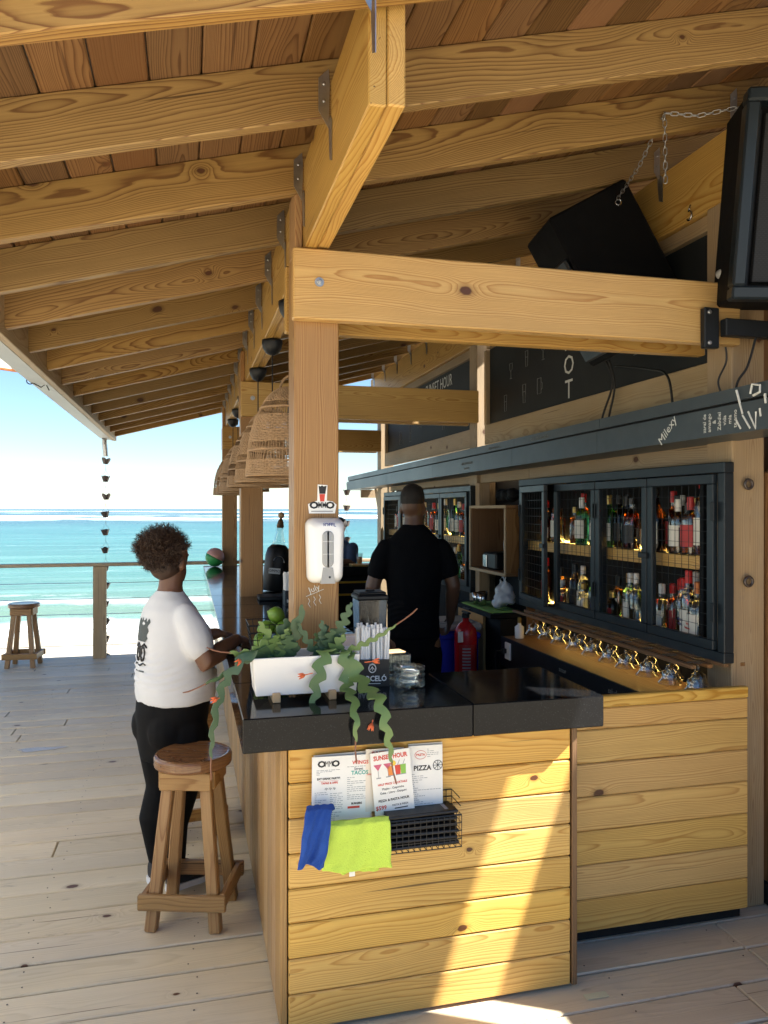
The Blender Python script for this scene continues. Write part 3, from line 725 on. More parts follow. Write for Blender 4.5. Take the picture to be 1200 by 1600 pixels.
# ================================================================== bottle cabinets
def cabinet(y0, y1, nd, label, z0=1.05, z1=1.897, ajar=None):
    """black steel cabinet on the back wall; doors face -X; y1 is the far end"""
    xf, xb = 2.172, 2.392; yc = y0+.215
    t = thing('bottle_cabinet', label, 'cabinet', T(2.25, (y0+y1)/2, z0))
    f = .045
    b = MB()
    for (a, d, c, e) in ((y0, y1, z1-f, z1), (y0, y1, z0, z0+f)): b.box(xf, xf+.05, a, d, c, e, .003)
    for a in (y0, y1-f): b.box(xf+.001, xf+.049, a, a+f, z0+f, z1-f, .003)
    ym = (y0+y1)/2; b.box(xf+.001, xf+.049, ym-.02, ym+.02, z0+f, z1-f, .003)
    b.build('frame', 'cabinet_paint', t, world=True)
    b = MB(); b.box(xf+.055, xb, yc, y1, z1-.02, z1); b.box(xf+.055, xb, yc, y1, z0, z0+.018); b.box(xf+.055, xb, yc, yc+.018, z0+.018, z1-.02); b.box(xf+.055, xb, y1-.018, y1, z0+.018, z1-.02); b.box(xb-.012, xb, yc+.018, y1-.018, z0+.018, z1-.02)
    b.build('case', 'dark_panel', t, world=True)
    zs_ = z0+.405
    bbox('shelf', xf+.075, xb-.014, yc+.02, y1-.02, zs_, zs_+.028, 'pine_panel', t, 'y', 'z', .002)
    bbox('shelf_edge', xf+.056, xf+.074, yc+.02, y1-.02, zs_-.03, zs_+.03, 'pine_panel', t, 'y', 'x', .002)
    for zz in (z0+.0185, zs_+.0285):
        b = MB(); b.box(xb-.034, xb-.016, yc+.06, y1-.06, zz, zz+.008); b.build('light_strip', 'led_warm', t, world=True)
    # doors
    edges = [y0+f+.003+(y1-y0-2*f-.006)*k/nd for k in range(nd+1)]
    drs = []
    for k in range(nd):
        a, d = edges[k]+.004, edges[k+1]-.004
        zz0, zz1 = z0+f+.004, z1-f-.004; ww = d-a
        ang = ajar.get(k, 0) if ajar else 0
        # hinge at the far edge for odd, near edge for even
        far = (k % 2 == 1)
        hy = d if far else a
        M = T(xf-.004, hy, 0) @ RZ(ang) ; s_ = -1 if far else 1
        lo, hi = (-ww, 0) if far else (0, ww)
        b = MB(); r = .042
        b.box(-.012, .014, lo, hi, zz1-r, zz1, .003); b.box(-.012, .014, lo, hi, zz0, zz0+r, .003)
        b.box(-.0115, .0135, lo, lo+r, zz0+r, zz1-r, .003); b.box(-.0115, .0135, hi-r, hi, zz0+r, zz1-r, .003)
        dr = b.build('door', 'cabinet_paint', t, M)
        b = MB(); nv = max(3, int((ww-2*r)/.05)); nh = int((zz1-zz0-2*r)/.0505)
        for q in range(1, nv): yq = lo+r+(ww-2*r)*q/nv; b.tube([(.010, yq, zz0+r-.005), (.010, yq, zz1-r+.005)], .0013, 4, cap=False)
        for q in range(1, nh): zq = zz0+r+(zz1-zz0-2*r)*q/nh; b.tube([(.012, lo+r-.005, zq), (.012, hi-r+.005, zq)], .0013, 4, cap=False)
        b.build('wire_mesh', 'black_metal', dr, M)
        for zh in (zz0+.16, zz1-.16):
            b = MB(); b.box(-.019, -.0125, -.012-.0*s_, .012, zh-.04, zh+.04, .002, T(0, -s_*.002, 0)); b.build('hinge', 'black_metal', dr, M)
        if far:
            b = MB(); b.box(-.026, -.0125, lo-.02, lo+.05, (zz0+zz1)/2-.014, (zz0+zz1)/2+.014, .003); b.build('latch', 'black_metal', dr, M)
        drs.append((edges[k], edges[k+1]))
    return t, edges, zs_+.029, z0+.019
cab1, ED1, ZU1, ZL1 = cabinet(2.765, 4.83, 4, 'black steel bottle cabinet with four mesh doors nearest the right post', ajar={3: math.radians(-7)})
cab2, ED2, ZU2, ZL2 = cabinet(5.755, 8.56, 4, 'far black steel bottle cabinet beyond the open shelf', z0=1.03, z1=1.885)

# bottles: profile families (radius, height) in metres
FAM = {
 'tall': lambda r: [(r*.94, 0), (r, .006), (r, .175), (r*.88, .195), (r*.42, .222), (.0145, .235), (.0138, .285), (.0155, .29), (.0155, .297)],
 'square': lambda r: [(r*.95, 0), (r, .006), (r, .150), (r*.95, .165), (r*.55, .180), (.015, .190), (.0145, .232), (.016, .235), (.016, .242)],
 'stout': lambda r: [(r*.95, 0), (r*1.05, .01), (r, .12), (r*.9, .15), (r*.45, .18), (.015, .195), (.0145, .23), (.016, .235), (.016, .24)],
 'slim': lambda r: [(r*.9, 0), (r*.95, .006), (r, .19), (r*.8, .215), (.017, .25), (.0138, .30), (.0155, .305), (.0155, .312)],
}
def bottle(x, y, z, fam, r, sc, gl, liq, lab, cap, label, fill=.72, words=None, wmat='ink_black'):
    rot = R.uniform(-.25, .25)
    t = thing('bottle', label, 'bottle', T(x, y, z) @ RZ(rot), 'bottles in the cabinets')
    P = [(a, h*sc) for a, h in FAM[fam](r)]; H = P[-1][1]
    n = 14
    body = MB().lathe(P, n).build('glass', gl, t, smooth=True)
    if liq:
        Q = [(1e-5, .004)] + [(max(a-.0025, .004), h+.004 if h < .003 else h) for a, h in P if h < H*fill]
        Q[1] = (Q[1][0], .004); Q.append((Q[-1][0], max(H*fill, Q[-1][1]+.002))); Q.append((1e-5, Q[-1][1]))
        MB().lathe(Q, n, cap=False).build('liquid', liq, t, smooth=True)
    if lab:
        b = MB(); hb = [h for a, h in P if a > r*.85][-1]; z0, z1 = hb*.22, hb*.78; nn = 10; vs = []; fs = []
        for zz in (z0, z1):
            for k in range(nn+1):
                a = PI + (k/nn-.5)*2.2; vs.append(((r+.0012)*1.03*math.cos(a), (r+.0012)*1.03*math.sin(a), zz))
        fs = [(k, k+1, nn+2+k, nn+1+k) for k in range(nn)]
        b.add(vs, fs); lo = b.build('label', lab, t); lo.modifiers.new('t', 'SOLIDIFY').thickness = .0006
        if words:
            for i_, wd in enumerate(words): text('lettering', wd, .017, WM[t.name] @ T(-(r+.003)*1.04, 0, (z0+z1)/2+.010-.020*i_) @ axes((0, -1, 0), (0, 0, 1), (-1, 0, 0)), wmat, t, sx=.8)
    ch = .05*sc if fam != 'stout' else .03
    MB().lathe([(.0165, H-ch), (.0168, H-ch*.5), (.0165, H+.002), (.013, H+.006)], 12).build('cap', cap, t, smooth=False)
    return t
# (position across door 0..1 from the left as seen, depth 0 front..1 back, spec...)
DN = ['rightmost', 'third', 'second', 'leftmost']      # index k counts from the near end
def fill(ED, k, zsh, where, lst, cabname):
    a, d = ED[k], ED[k+1]; n = len(lst)
    for i, (u, dep, look, fam, r, sc, gl, liq, lab, cap, *w_) in enumerate(lst):
        y = d - (d-a)*u*(.56 if k == 0 else 1); x = 2.262 + .07*dep
        bottle(x, y, zsh, fam, r, sc, gl, liq, lab, cap, f'{look}, {where} shelf, {DN[k]} door of {cabname} cabinet', words=(w_[0] if w_ else None), wmat=(w_[1] if len(w_) > 1 else 'ink_black'))
N_ = 'near'
fill(ED1, 0, ZU1, 'upper', [
 (.10, .7, 'black bottle with white tag', 'stout', .044, 1.15, 'dark_glass', None, 'label_black', 'cap_black'),
 (.33, .1, 'pale-labelled whisky bottle with cream cap', 'square', .043, 1.06, 'thin_glass', 'amber_liquid', 'label_cream', 'label_cream'),
 (.52, .35, 'black-labelled whisky bottle', 'square', .042, 1.0, 'thin_glass', 'amber_liquid', 'label_black', 'cap_black'),
 (.69, .05, 'red-labelled whisky bottle with silver top', 'square', .044, 1.1, 'thin_glass', 'whisky_liquid', 'label_red', 'label_red'),
 (.92, .3, 'tall amber bottle with white label and red cap', 'slim', .038, 1.18, 'thin_glass', 'whisky_liquid', 'label_cream', 'cap_red', [], 'ink_red')], N_)
fill(ED1, 0, ZL1, 'lower', [
 (.40, .3, 'clear vodka bottle with red cap', 'slim', .036, .95, 'thin_glass', 'clear_liquid', None, 'cap_red'),
 (.62, .1, 'clear vodka bottle lettered in black with red top', 'slim', .038, 1.08, 'thin_glass', 'clear_liquid', 'label_cream', 'cap_red', ['ABSOLUT', 'VODKA'], 'ink_navy'),
 (.90, .0, 'clear bottle with beige label and copper cap', 'tall', .046, .98, 'thin_glass', 'clear_liquid', 'label_cream', 'cap_copper', ["Tito's", 'Handmade'], 'ink_red')], N_)
fill(ED1, 1, ZU1, 'upper', [
 (.36, .2, 'amber rum bottle with dark label', 'stout', .046, 1.12, 'thin_glass', 'whisky_liquid', 'label_black', 'cap_black'),
 (.14, .7, 'thin dark bottle', 'slim', .032, .9, 'dark_glass', None, None, 'cap_black'),
 (.80, .2, 'dark bottle with round cream label', 'stout', .05, 1.3, 'dark_glass', None, 'label_cream', 'cap_black')], N_)
fill(ED1, 1, ZL1, 'lower', [
 (.26, .5, 'slender clear bottle with pale label', 'slim', .034, .9, 'thin_glass', 'clear_liquid', 'label_cream', 'cap_white'),
 (.44, .2, 'clear white-rum bottle with white cap', 'slim', .040, .92, 'thin_glass', 'clear_liquid', None, 'cap_white'),
 (.88, .3, 'frosted bottle with blue-white label', 'tall', .040, .85, 'thin_glass', 'clear_liquid', 'label_cream', 'cap_white')], N_)
fill(ED1, 2, ZU1, 'upper', [
 (.30, .1, 'tall green gin bottle with pale label', 'square', .040, 1.15, 'green_glass', None, 'label_cream', 'cap_white'),
 (.62, .2, 'green gin bottle with red cap', 'square', .040, 1.05, 'green_glass', None, 'label_cream', 'cap_red'),
 (.86, .4, 'green gin bottle with gold cap', 'slim', .036, .92, 'green_glass', None, 'label_cream', 'cap_gold'),
 (.46, .8, 'dark green bottle standing further back', 'tall', .036, .92, 'green_glass', None, None, 'cap_black')], N_)
fill(ED1, 2, ZL1, 'lower', [
 (.28, .3, 'small clear liqueur bottle with gold top', 'stout', .036, .75, 'thin_glass', 'clear_liquid', 'label_cream', 'cap_gold'),
 (.50, .4, 'clear liqueur bottle with white top', 'tall', .034, .8, 'thin_glass', 'clear_liquid', None, 'cap_white'),
 (.68, .1, 'cobalt blue bottle', 'stout', .046, .95, 'blue_glass', None, None, 'cap_black'),
 (.92, .4, 'brown squat bottle with dark label', 'stout', .04, .7, 'dark_glass', None, 'label_red', 'cap_gold')], N_)
fill(ED1, 3, ZU1, 'upper', [
 (.62, .2, 'clear bottle with pale label and red cap', 'slim', .038, .95, 'thin_glass', 'amber_liquid', 'label_cream', 'cap_red'),
 (.30, .4, 'small dark bottle with white tag', 'stout', .036, .8, 'dark_glass', None, 'label_cream', 'cap_black')], N_)
fill(ED1, 3, ZL1, 'lower', [(.75, .3, 'little bottle with red label', 'stout', .034, .75, 'thin_glass', 'clear_liquid', 'label_red', 'cap_white')], N_)
BK = [('amber', 'square', 'thin_glass', 'amber_liquid', 'label_cream', 'cap_black'), ('clear', 'slim', 'thin_glass', 'clear_liquid', 'label_cream', 'cap_white'), ('reddish', 'tall', 'thin_glass', 'whisky_liquid', 'label_red', 'cap_red'), ('green', 'tall', 'green_glass', None, 'label_cream', 'cap_gold'), ('golden', 'stout', 'thin_glass', 'amber_liquid', None, 'cap_gold'), ('dark', 'slim', 'dark_glass', None, 'label_black', 'cap_black')]
for k in range(4):
    for zsh, wh in ((ZU1, 'upper'), (ZL1, 'lower')):
        n_ = 3
        fill(ED1, k, zsh, wh, [(.12+.80*i/(n_-1)+R.uniform(-.02, .02), .95, f'{c[0]} back-row bottle, {NTH[i]} from left', c[1], .036, R.uniform(.85, 1.05), *c[2:]) for i, c in enumerate(R.choices(BK, k=n_))], 'near')
for k in range(4):
    for zsh, wh in ((ZU2, 'upper'), (ZL2, 'lower')):
        cs = [('clear bottle with silver top', 'slim', 'thin_glass', 'clear_liquid', 'label_cream', 'cap_white'), ('red-labelled bottle', 'tall', 'thin_glass', 'whisky_liquid', 'label_red', 'cap_red'),
              ('amber bottle with black cap', 'square', 'thin_glass', 'amber_liquid', None, 'cap_black'), ('green bottle with pale label', 'slim', 'green_glass', None, 'label_cream', 'cap_gold')]
        R.shuffle(cs)
        fill(ED2, k, zsh, wh, [(u, .3*R.random(), look, fam, .038, R.uniform(.9, 1.1), gl, lq, lb, cp) for u, (look, fam, gl, lq, lb, cp) in zip((.24, .5, .78), cs)], 'far')

# stemware hanging upside down in a rack under the near cabinet
rack = thing('glass_rack', 'dark slotted rack for stemware under the near bottle cabinet', 'rack', T(2.15, 3.6, 1.03))
for x in (2.045, 2.125, 2.205, 2.285): bbox('slat', x-.012, x+.012, 2.79, 4.62, 1.030, 1.046, 'dark_wood', rack, 'y', 'z', .002)
gp = [(.030, .128), (.031, .1285), (.004, .124), (.0035, .075), (.006, .072), (.030, .056), (.034, .035), (.036, .022), (.050, .006), (.0525, 0), (.0513, 0), (.049, .0065), (.0345, .0235), (.0325, .035), (.0285, .054), (.005, .069), (1e-5, .07)]
gme = None
for row, (gx, nn, y0, lab) in enumerate([(2.085, 10, 2.84, 'front'), (2.165, 10, 2.92, 'back')]):
    for i in range(nn):
        y = y0 + .175*i + R.uniform(-.012, .012)
        if gme is None: gme = MB().lathe([(1e-5, .1283)] + gp, 18, cap=False).mesh('cocktail_glass', 'thin_glass', True)
        o = link(bpy.data.objects.new('cocktail_glass', gme), T(gx+R.uniform(-.004, .004), y, .9185) @ RZ(R.random()*6))
        tag(o, f'upside-down cocktail glass, {NTH[i]} from the near end of the {lab} row under the cabinet', 'glass', 'glasses hanging under the cabinet')
b = MB(); b.box(2.33, 2.345, 2.97, 4.6, 1.036, 1.044); b.build('light_strip', 'led_dim', rack, world=True)

# back counter
bc = thing('back_counter', 'low wooden back counter with black front under the hanging glasses', 'counter', T(2.2, 3.8, 0))
bbox('top_board', 2.03, 2.36, 2.965, 4.775, .82, .85, 'dark_wood', bc, 'y', 'z', .003)
b = MB(); b.box(2.05, 2.39, 2.97, 4.77, .02, .818); b.build('carcass', 'dark_panel', bc, world=True)
b = MB(); b.box(2.018, 2.029, 2.965, 4.775, .66, .852, .002); b.build('fascia', 'black_metal', bc, world=True)
text('lettering', 'saludos y salud', .04, WEST(2.0165, 3.3, .80), 'chalk_dim', bc); text('lettering', 'amor', .04, WEST(2.0165, 3.9, .80), 'chalk_dim', bc)
b = MB(); b.box(1.98, 2.39, 4.86, 5.64, .955, .985, .003); b.build('side_top', 'dark_panel', bc, world=True)
bbox('side_panel', 2.02, 2.04, 5.10, 5.62, .42, .95, 'bamboo_panel', bc, 'z', 'x', .002)
b = MB(); b.box(2.05, 2.39, 4.86, 5.62, .0, .95); b.build('side_carcass', 'dark_panel', bc, world=True)
sk = thing('wall_socket', 'white power socket with black plug below the near cabinet', 'socket', T(2.03, 4.82, .83))
b = MB(); b.box(2.004, 2.017, 4.60, 4.68, .72, .83, .004); b.build('plate', 'white_plastic', sk, world=True)
b = MB(); b.box(1.97, 2.003, 4.64, 4.67, .76, .79, .004); b.tube([(1.97, 4.655, .775), (1.95, 4.69, .77), (1.97, 4.76, .72), (1.99, 4.78, .62)], .005, 6); b.build('plug', 'rubber_black', sk, world=True)
# open shelf box
os_ = thing('open_shelf', 'open wooden shelf box with pale edges between the two cabinets', 'shelf', T(2.2, 5.2, 1.24))
y0, y1, z0, z1 = 4.87, 5.56, 1.235, 1.725
bbox('top', 2.10, 2.39, y0, y1, z1-.022, z1, 'dark_wood', os_, 'y', 'z'); bbox('base', 2.10, 2.39, y0, y1, z0, z0+.022, 'dark_wood', os_, 'y', 'z')
for a in (y0, y1-.02): bbox('side', 2.10, 2.39, a, a+.02, z0+.023, z1-.023, 'dark_wood', os_, 'z', 'y')
for (a, d, c, e) in ((y0, y1, z1-.022, z1), (y0, y1, z0, z0+.022), (y0, y0+.02, z0+.023, z1-.023), (y1-.02, y1, z0+.023, z1-.023)):
    bbox('edge_strip', 2.088, 2.098, a, d, c, e, 'pine_wall', os_, 'y' if d-a > .1 else 'z', 'x', .002)
b = MB(); b.box(2.375, 2.39, y0+.021, y1-.021, z0+.023, z1-.023); b.build('back', 'dark_panel', os_, world=True)
ca = thing('camera_box', 'small black device with a chrome front inside the open shelf', 'device', T(2.2, 5.3, 1.26))
b = MB(); b.box(2.14, 2.30, 5.16, 5.40, 1.258, 1.38, .012); b.build('case', 'black_metal', ca, world=True)
b = MB(); b.box(2.133, 2.139, 5.32, 5.39, 1.27, 1.36, .002); b.build('front_plate', 'steel', ca, world=True)
b = MB(); b.tube([(2.18, 5.06+.035*math.cos(a), 1.44+.055*math.sin(a)) for a in [-1.2+.3*k for k in range(9)]], .008, 6); b.tube([(2.18, 5.05, 1.258), (2.18, 5.05, 1.39)], .012, 8)
tag(b.build('paper_roll_holder', 'grey_plastic', smooth=True), 'curved pale holder standing in the open shelf', 'holder')
# cutout shelf above with black cloth bag
b = MB()
for k in range(26): b.ball((2.26+R.uniform(-.05, .05), 5.2+R.uniform(-.18, .18), 1.775+R.uniform(0, .05)), (.04, .06, .03), 8)
tag(remesh(b.build('black_bag', 'black_matte'), .012, 4), 'crumpled black bag lying on top of the open shelf', 'bag')
# plastic bag, green mat, steel cups
b = MB()
for k in range(30):
    a = R.random()*6.28; q = R.random()
    b.ball((2.14+.055*math.cos(a)*(1-q*.6), 5.0+.085*math.sin(a)*(1-q*.6), 1.03+.13*q), (.035, .04, .03), 8)
for s_ in (-1, 1): b.tube([(2.14, 5.0+s_*.03, 1.14), (2.13, 5.0+s_*.05, 1.20), (2.14, 5.0+s_*.02, 1.235), (2.145, 5.0, 1.17)], .009, 6)
tag(remesh(b.build('plastic_bag', 'bag_plastic'), .010, 2), 'tied white plastic bag on the dark side shelf', 'bag')
b = MB(); n = 10; vs = [(1.99+.26*i/n, 4.90+.62*j/n, .991+.006*math.sin(i*1.7+j)*math.sin(j*1.3) - (.02 if i == 0 else 0)) for i in range(n+1) for j in range(n+1)]
b.add(vs, [(i*(n+1)+j, i*(n+1)+j+1, (i+1)*(n+1)+j+1, (i+1)*(n+1)+j) for i in range(n) for j in range(n)]); o = b.build('bar_mat', 'mat_green', smooth=True); o.modifiers.new('t', 'SOLIDIFY').thickness = .004; tag(o, 'green cloth mat under the plastic bag on the side shelf', 'mat')
for i, (cx, cyy) in enumerate([(2.06, 5.32), (2.07, 5.24), (2.13, 5.38)]):
    o = MB().lathe([(.026, 0), (.036, .085), (.0345, .085), (.025, .004)], 16, T(cx, cyy, .9985)).build('steel_cup', 'steel', smooth=True)
    tag(o, f'{["left front", "right front", "rear"][i]} shiny steel cup of the trio on the green mat', 'cup', 'steel cups on the mat')
ssb = thing('soap_bottle', 'small white bottle with gold neck at the far end of the glass row', 'bottle', T(2.10, 4.66, .852))
MB().lathe([(.028, 0), (.03, .004), (.03, .075), (.012, .09), (.011, .10)], 14).build('body', 'white_plastic', ssb, smooth=True); MB().lathe([(.012, .10), (.012, .135), (.009, .138)], 10).build('neck', 'cap_gold', ssb)

# cooler, red crate, extinguisher
cl = thing('cooler', 'blue drinks cooler with pale lid behind the bartender', 'cooler', T(1.75, 5.15, .42))
b = MB(); b.loft([((1.75, 5.15, .47), (.20, 0, 0), (0, .17, 0)), ((1.75, 5.15, .85), (.225, 0, 0), (0, .19, 0))], 4)
b = MB(); b.box(1.55, 1.95, 4.99, 5.32, .47, .86, .025); b.box(1.54, 1.96, 4.98, 5.33, .80, .845, .012); b.build('tub', 'plastic_blue', cl, world=True)
b = MB(); b.box(1.53, 1.97, 4.97, 5.34, .862, .91, .015); b.box(1.58, 1.92, 5.02, 5.29, .905, .925, .01); b.build('lid', 'grey_plastic', cl, world=True)
cr = thing('crate', 'red plastic bottle crate under the blue cooler', 'crate', T(1.75, 5.15, 0))
b = MB(); b.box(1.53, 1.97, 4.96, 5.34, .0, .46, .012); b.build('body', 'plastic_red', cr, world=True)
b = MB()
for zz in (.38, .26, .14): b.box(1.56, 1.94, 4.952, 4.96, zz, zz+.05, .003)
b.build('ribs', 'plastic_red', cr, world=True)
fe = thing('fire_extinguisher', 'red fire extinguisher standing beside the blue cooler', 'fire extinguisher', T(1.80, 4.86, .42))
MB().lathe([(.070, 0), (.076, .012), (.076, .44), (.07, .475), (.04, .515), (.022, .525), (.022, .55)], 20).build('cylinder', 'red_enamel', fe, smooth=True)
b = MB(); b.lathe([(.026, .55), (.026, .575), (.018, .58)], 12); b.box(-.012, .012, -.07, .05, .58, .592, .003); b.box(-.010, .010, -.085, .04, .606, .618, .003); b.build('valve', 'black_metal', fe)
b = MB(); b.tube([(0, .03, .565), (.03, .075, .56), (.06, .085, .48), (.07, .07, .30), (.075, .05, .18)], .010, 8); b.build('hose', 'rubber_black', fe)
b = MB(); vs = []; nn = 10
for zz in (.16, .38):
    for k in range(nn+1): a = -PI/2-.2 + (k/nn-.5)*1.5; vs.append((.0775*math.cos(a), .0775*math.sin(a), zz))
b.add(vs, [(k, k+1, nn+2+k, nn+1+k) for k in range(nn)]); b.build('instruction_label', 'plastic_red', fe)
b = MB()
for q in range(9):
    zz = .18+.021*q
    for k in (0, 1): a = -PI/2-.45+.36*k; b.box(-.014, .014, -.0785, -.078, zz, zz+.010, 0, RZ(a+PI/2))
b.build('fine_print', 'ink_grey', fe)
b = MB(); b.box(-.10, -.062, -.07, -.066, .40, .47, .001, RZ(.2)); b.build('service_tag', 'white_paper', fe)
stand = thing('crate_stand', 'dark stand carrying the fire extinguisher', 'stand', T(1.8, 4.86, 0)); MB().box(-.1, .1, -.09, .09, 0, .419, .005).build('block', 'dark_panel', stand)

# ================================================================== loudspeakers
M = T(2.03, 3.45, 2.86) @ axes((1, -.15, 0), (.15, 1, 0), (0, 0, 1)) @ RY(-math.radians(29))
ls = thing('loudspeaker', 'black loudspeaker cabinet hung tilted on chains under the roof', 'loudspeaker', M)
b = MB(); b.box(-.215, .215, -.19, .19, -.36, .36, .012); b.build('box', 'black_matte', ls)
b = MB(); b.box(-.238, -.216, -.17, .17, -.33, .16, .01); b.build('baffle', 'black_metal', ls)
b = MB(); b.tube([(.12+.014*math.cos(a), -.197, .27+.014*math.sin(a)) for a in [2*PI*k/12 for k in range(12)]], .004, 6, closed=True); b.build('eye_bolt', 'steel', ls)
MS = T(2.35, 2.50, 2.885) @ RZ(math.radians(-24)) @ RX(math.radians(6)) @ RY(math.radians(3.0))
mo = thing('wall_speaker', 'big black speaker with mesh grille at the upper right edge', 'loudspeaker', MS)
b = MB(); fw = .05; W2, H2 = .30, .385
for (a, d, c, e) in ((-W2, W2, H2-fw, H2), (-W2, W2, -H2, -H2+fw), (-W2, -W2+fw, -H2+fw, H2-fw), (W2-fw, W2, -H2+fw, H2-fw)): b.box(a, d, -.17, -.09, c, e, .008)
b.build('bezel', 'cabinet_paint', mo)
b = MB(); b.box(-W2+.006, W2-.006, -.088, .16, -H2+.006, H2-.006, .01); b.build('box', 'black_matte', mo)
b = MB(); b.box(-W2+fw+.03, W2-fw-.03, -.105, -.089, -H2+fw+.02, H2-fw-.02, .006); b.build('grille', 'grille', mo)
b = MB(); b.tube([(-W2+fw+.015, -.10, -H2+fw+.01), (-W2+fw+.015, -.10, H2-fw-.01)], .006, 6); b.build('inner_trim', 'black_metal', mo)
br_ = thing('speaker_bracket', 'black steel bracket bolted to the beam end below the mesh speaker', 'bracket', T(2.15, 2.72, 2.4))
b = MB(); b.box(2.03, 2.10, 2.70, 2.731, 2.355, 2.52, .004); b.box(2.10, 2.34, 2.66, 2.70, 2.40, 2.47, .004); b.build('arm', 'black_metal', br_, world=True)
b = MB()
for z in (2.375, 2.50): b.lathe([(.009, 0), (.009, .006), (.006, .008)], 8, T(2.05, 2.70, z) @ RX(PI/2))
b.build('bolt', 'galvanised', br_, world=True)
b = MB(); b.lathe([(.018, -.03), (.02, -.02), (.02, .02), (.012, .03)], 14, T(2.12, 2.70, 2.665) @ RX(PI/2)); tag(b.build('spot_lamp', 'grey_plastic', smooth=True), 'small round white and black lamp head beside the mesh speaker', 'lamp')

def chain(pts, label, step=.026):
    t = thing('chain', label, 'chain', T(*pts[0])); k = 0; me = None
    link_m = MB().tube([(.011*math.cos(a)+(.006 if math.cos(a) > 0 else -.006), .0075*math.sin(a), 0) for a in [2*PI*q/10+.3 for q in range(10)]], .0019, 5, closed=True).mesh('link', 'galvanised', True)
    for a, d in zip(pts, pts[1:]):
        a, d = V(a), V(d); L = (d-a).length; x = (d-a).normalized(); y = x.orthogonal().normalized(); z = x.cross(y); n = int(L/step)
        for i in range(n):
            M = axes(x, y, z, a + x*(i+.5)*L/n) @ RX(PI/2*(k % 2)); k += 1
            link(bpy.data.objects.new('link', link_m), M, t)
    return t
eye = M @ V((.12, -.205, .284))
hk = V((1.87, 2.738, 3.305))
chain([hk, (hk+eye)/2-V((0, 0, .03)), eye], 'slanting steel chain holding the tilted loudspeaker')
chain([hk, V((1.872, 2.735, 3.02))], 'loose steel chain end hanging straight down from the rafter hook')
chain([hk, V((1.99, 2.69, 3.285)), V((2.13, 2.60, 3.295))], 'steel chain running from the rafter hook to the mesh speaker')
b = MB(); b.tube([(2.232, 3.08+.018*math.cos(a), 3.05+.022*math.sin(a)) for a in [1.2+.45*k for k in range(11)]], .0045, 6); b.tube([(2.24, 3.08, 3.10), (2.232, 3.085, 3.07)], .0045, 6)
tag(b.build('hook', 'steel', smooth=True), 'steel hook screwed into the ridge beam', 'hook')
# loose cables
def cable(pts, label, r=.006):
    P = [V(p) for p in pts]; out_ = []
    for i in range(len(P)-1):
        a, b_, c, d = P[max(i-1, 0)], P[i], P[i+1], P[min(i+2, len(P)-1)]
        for k in range(8):
            t = k/8; out_.append(.5*((2*b_)+(c-a)*t+(2*a-5*b_+4*c-d)*t*t+(3*b_-a-3*c+d)*t**3))
    out_.append(P[-1]); o = MB().tube(out_, r, 7).build('cable', 'rubber_black', smooth=True); tag(o, label, 'cable', 'loose cables above the gutter'); return o
cable([(2.2, 3.75, 2.5), (2.22, 3.72, 2.38), (2.20, 3.78, 2.22), (2.17, 3.76, 2.13)], 'left one of the paired black cables below the chalkboard')
cable([(2.2, 3.72, 2.5), (2.22, 3.70, 2.36), (2.20, 3.72, 2.2), (2.16, 3.66, 2.13)], 'right one of the paired black cables below the chalkboard')
cable([(2.2, 3.66, 2.46), (2.23, 3.4, 2.40), (2.20, 3.2, 2.33), (2.19, 3.14, 2.16)], 'black cable sagging across the chalkboard corner to the gutter')
cable([(2.12, 2.69, 2.36), (2.13, 2.7, 2.30), (2.10, 2.71, 2.22), (2.12, 2.7, 2.15)], 'thin black cable dropping from the speaker bracket', .004)
cable([(2.24, 2.66, 2.40), (2.2, 2.66, 2.28), (2.17, 2.68, 2.22), (2.17, 2.70, 2.15)], 'black cable looping beside the right edge', .005)
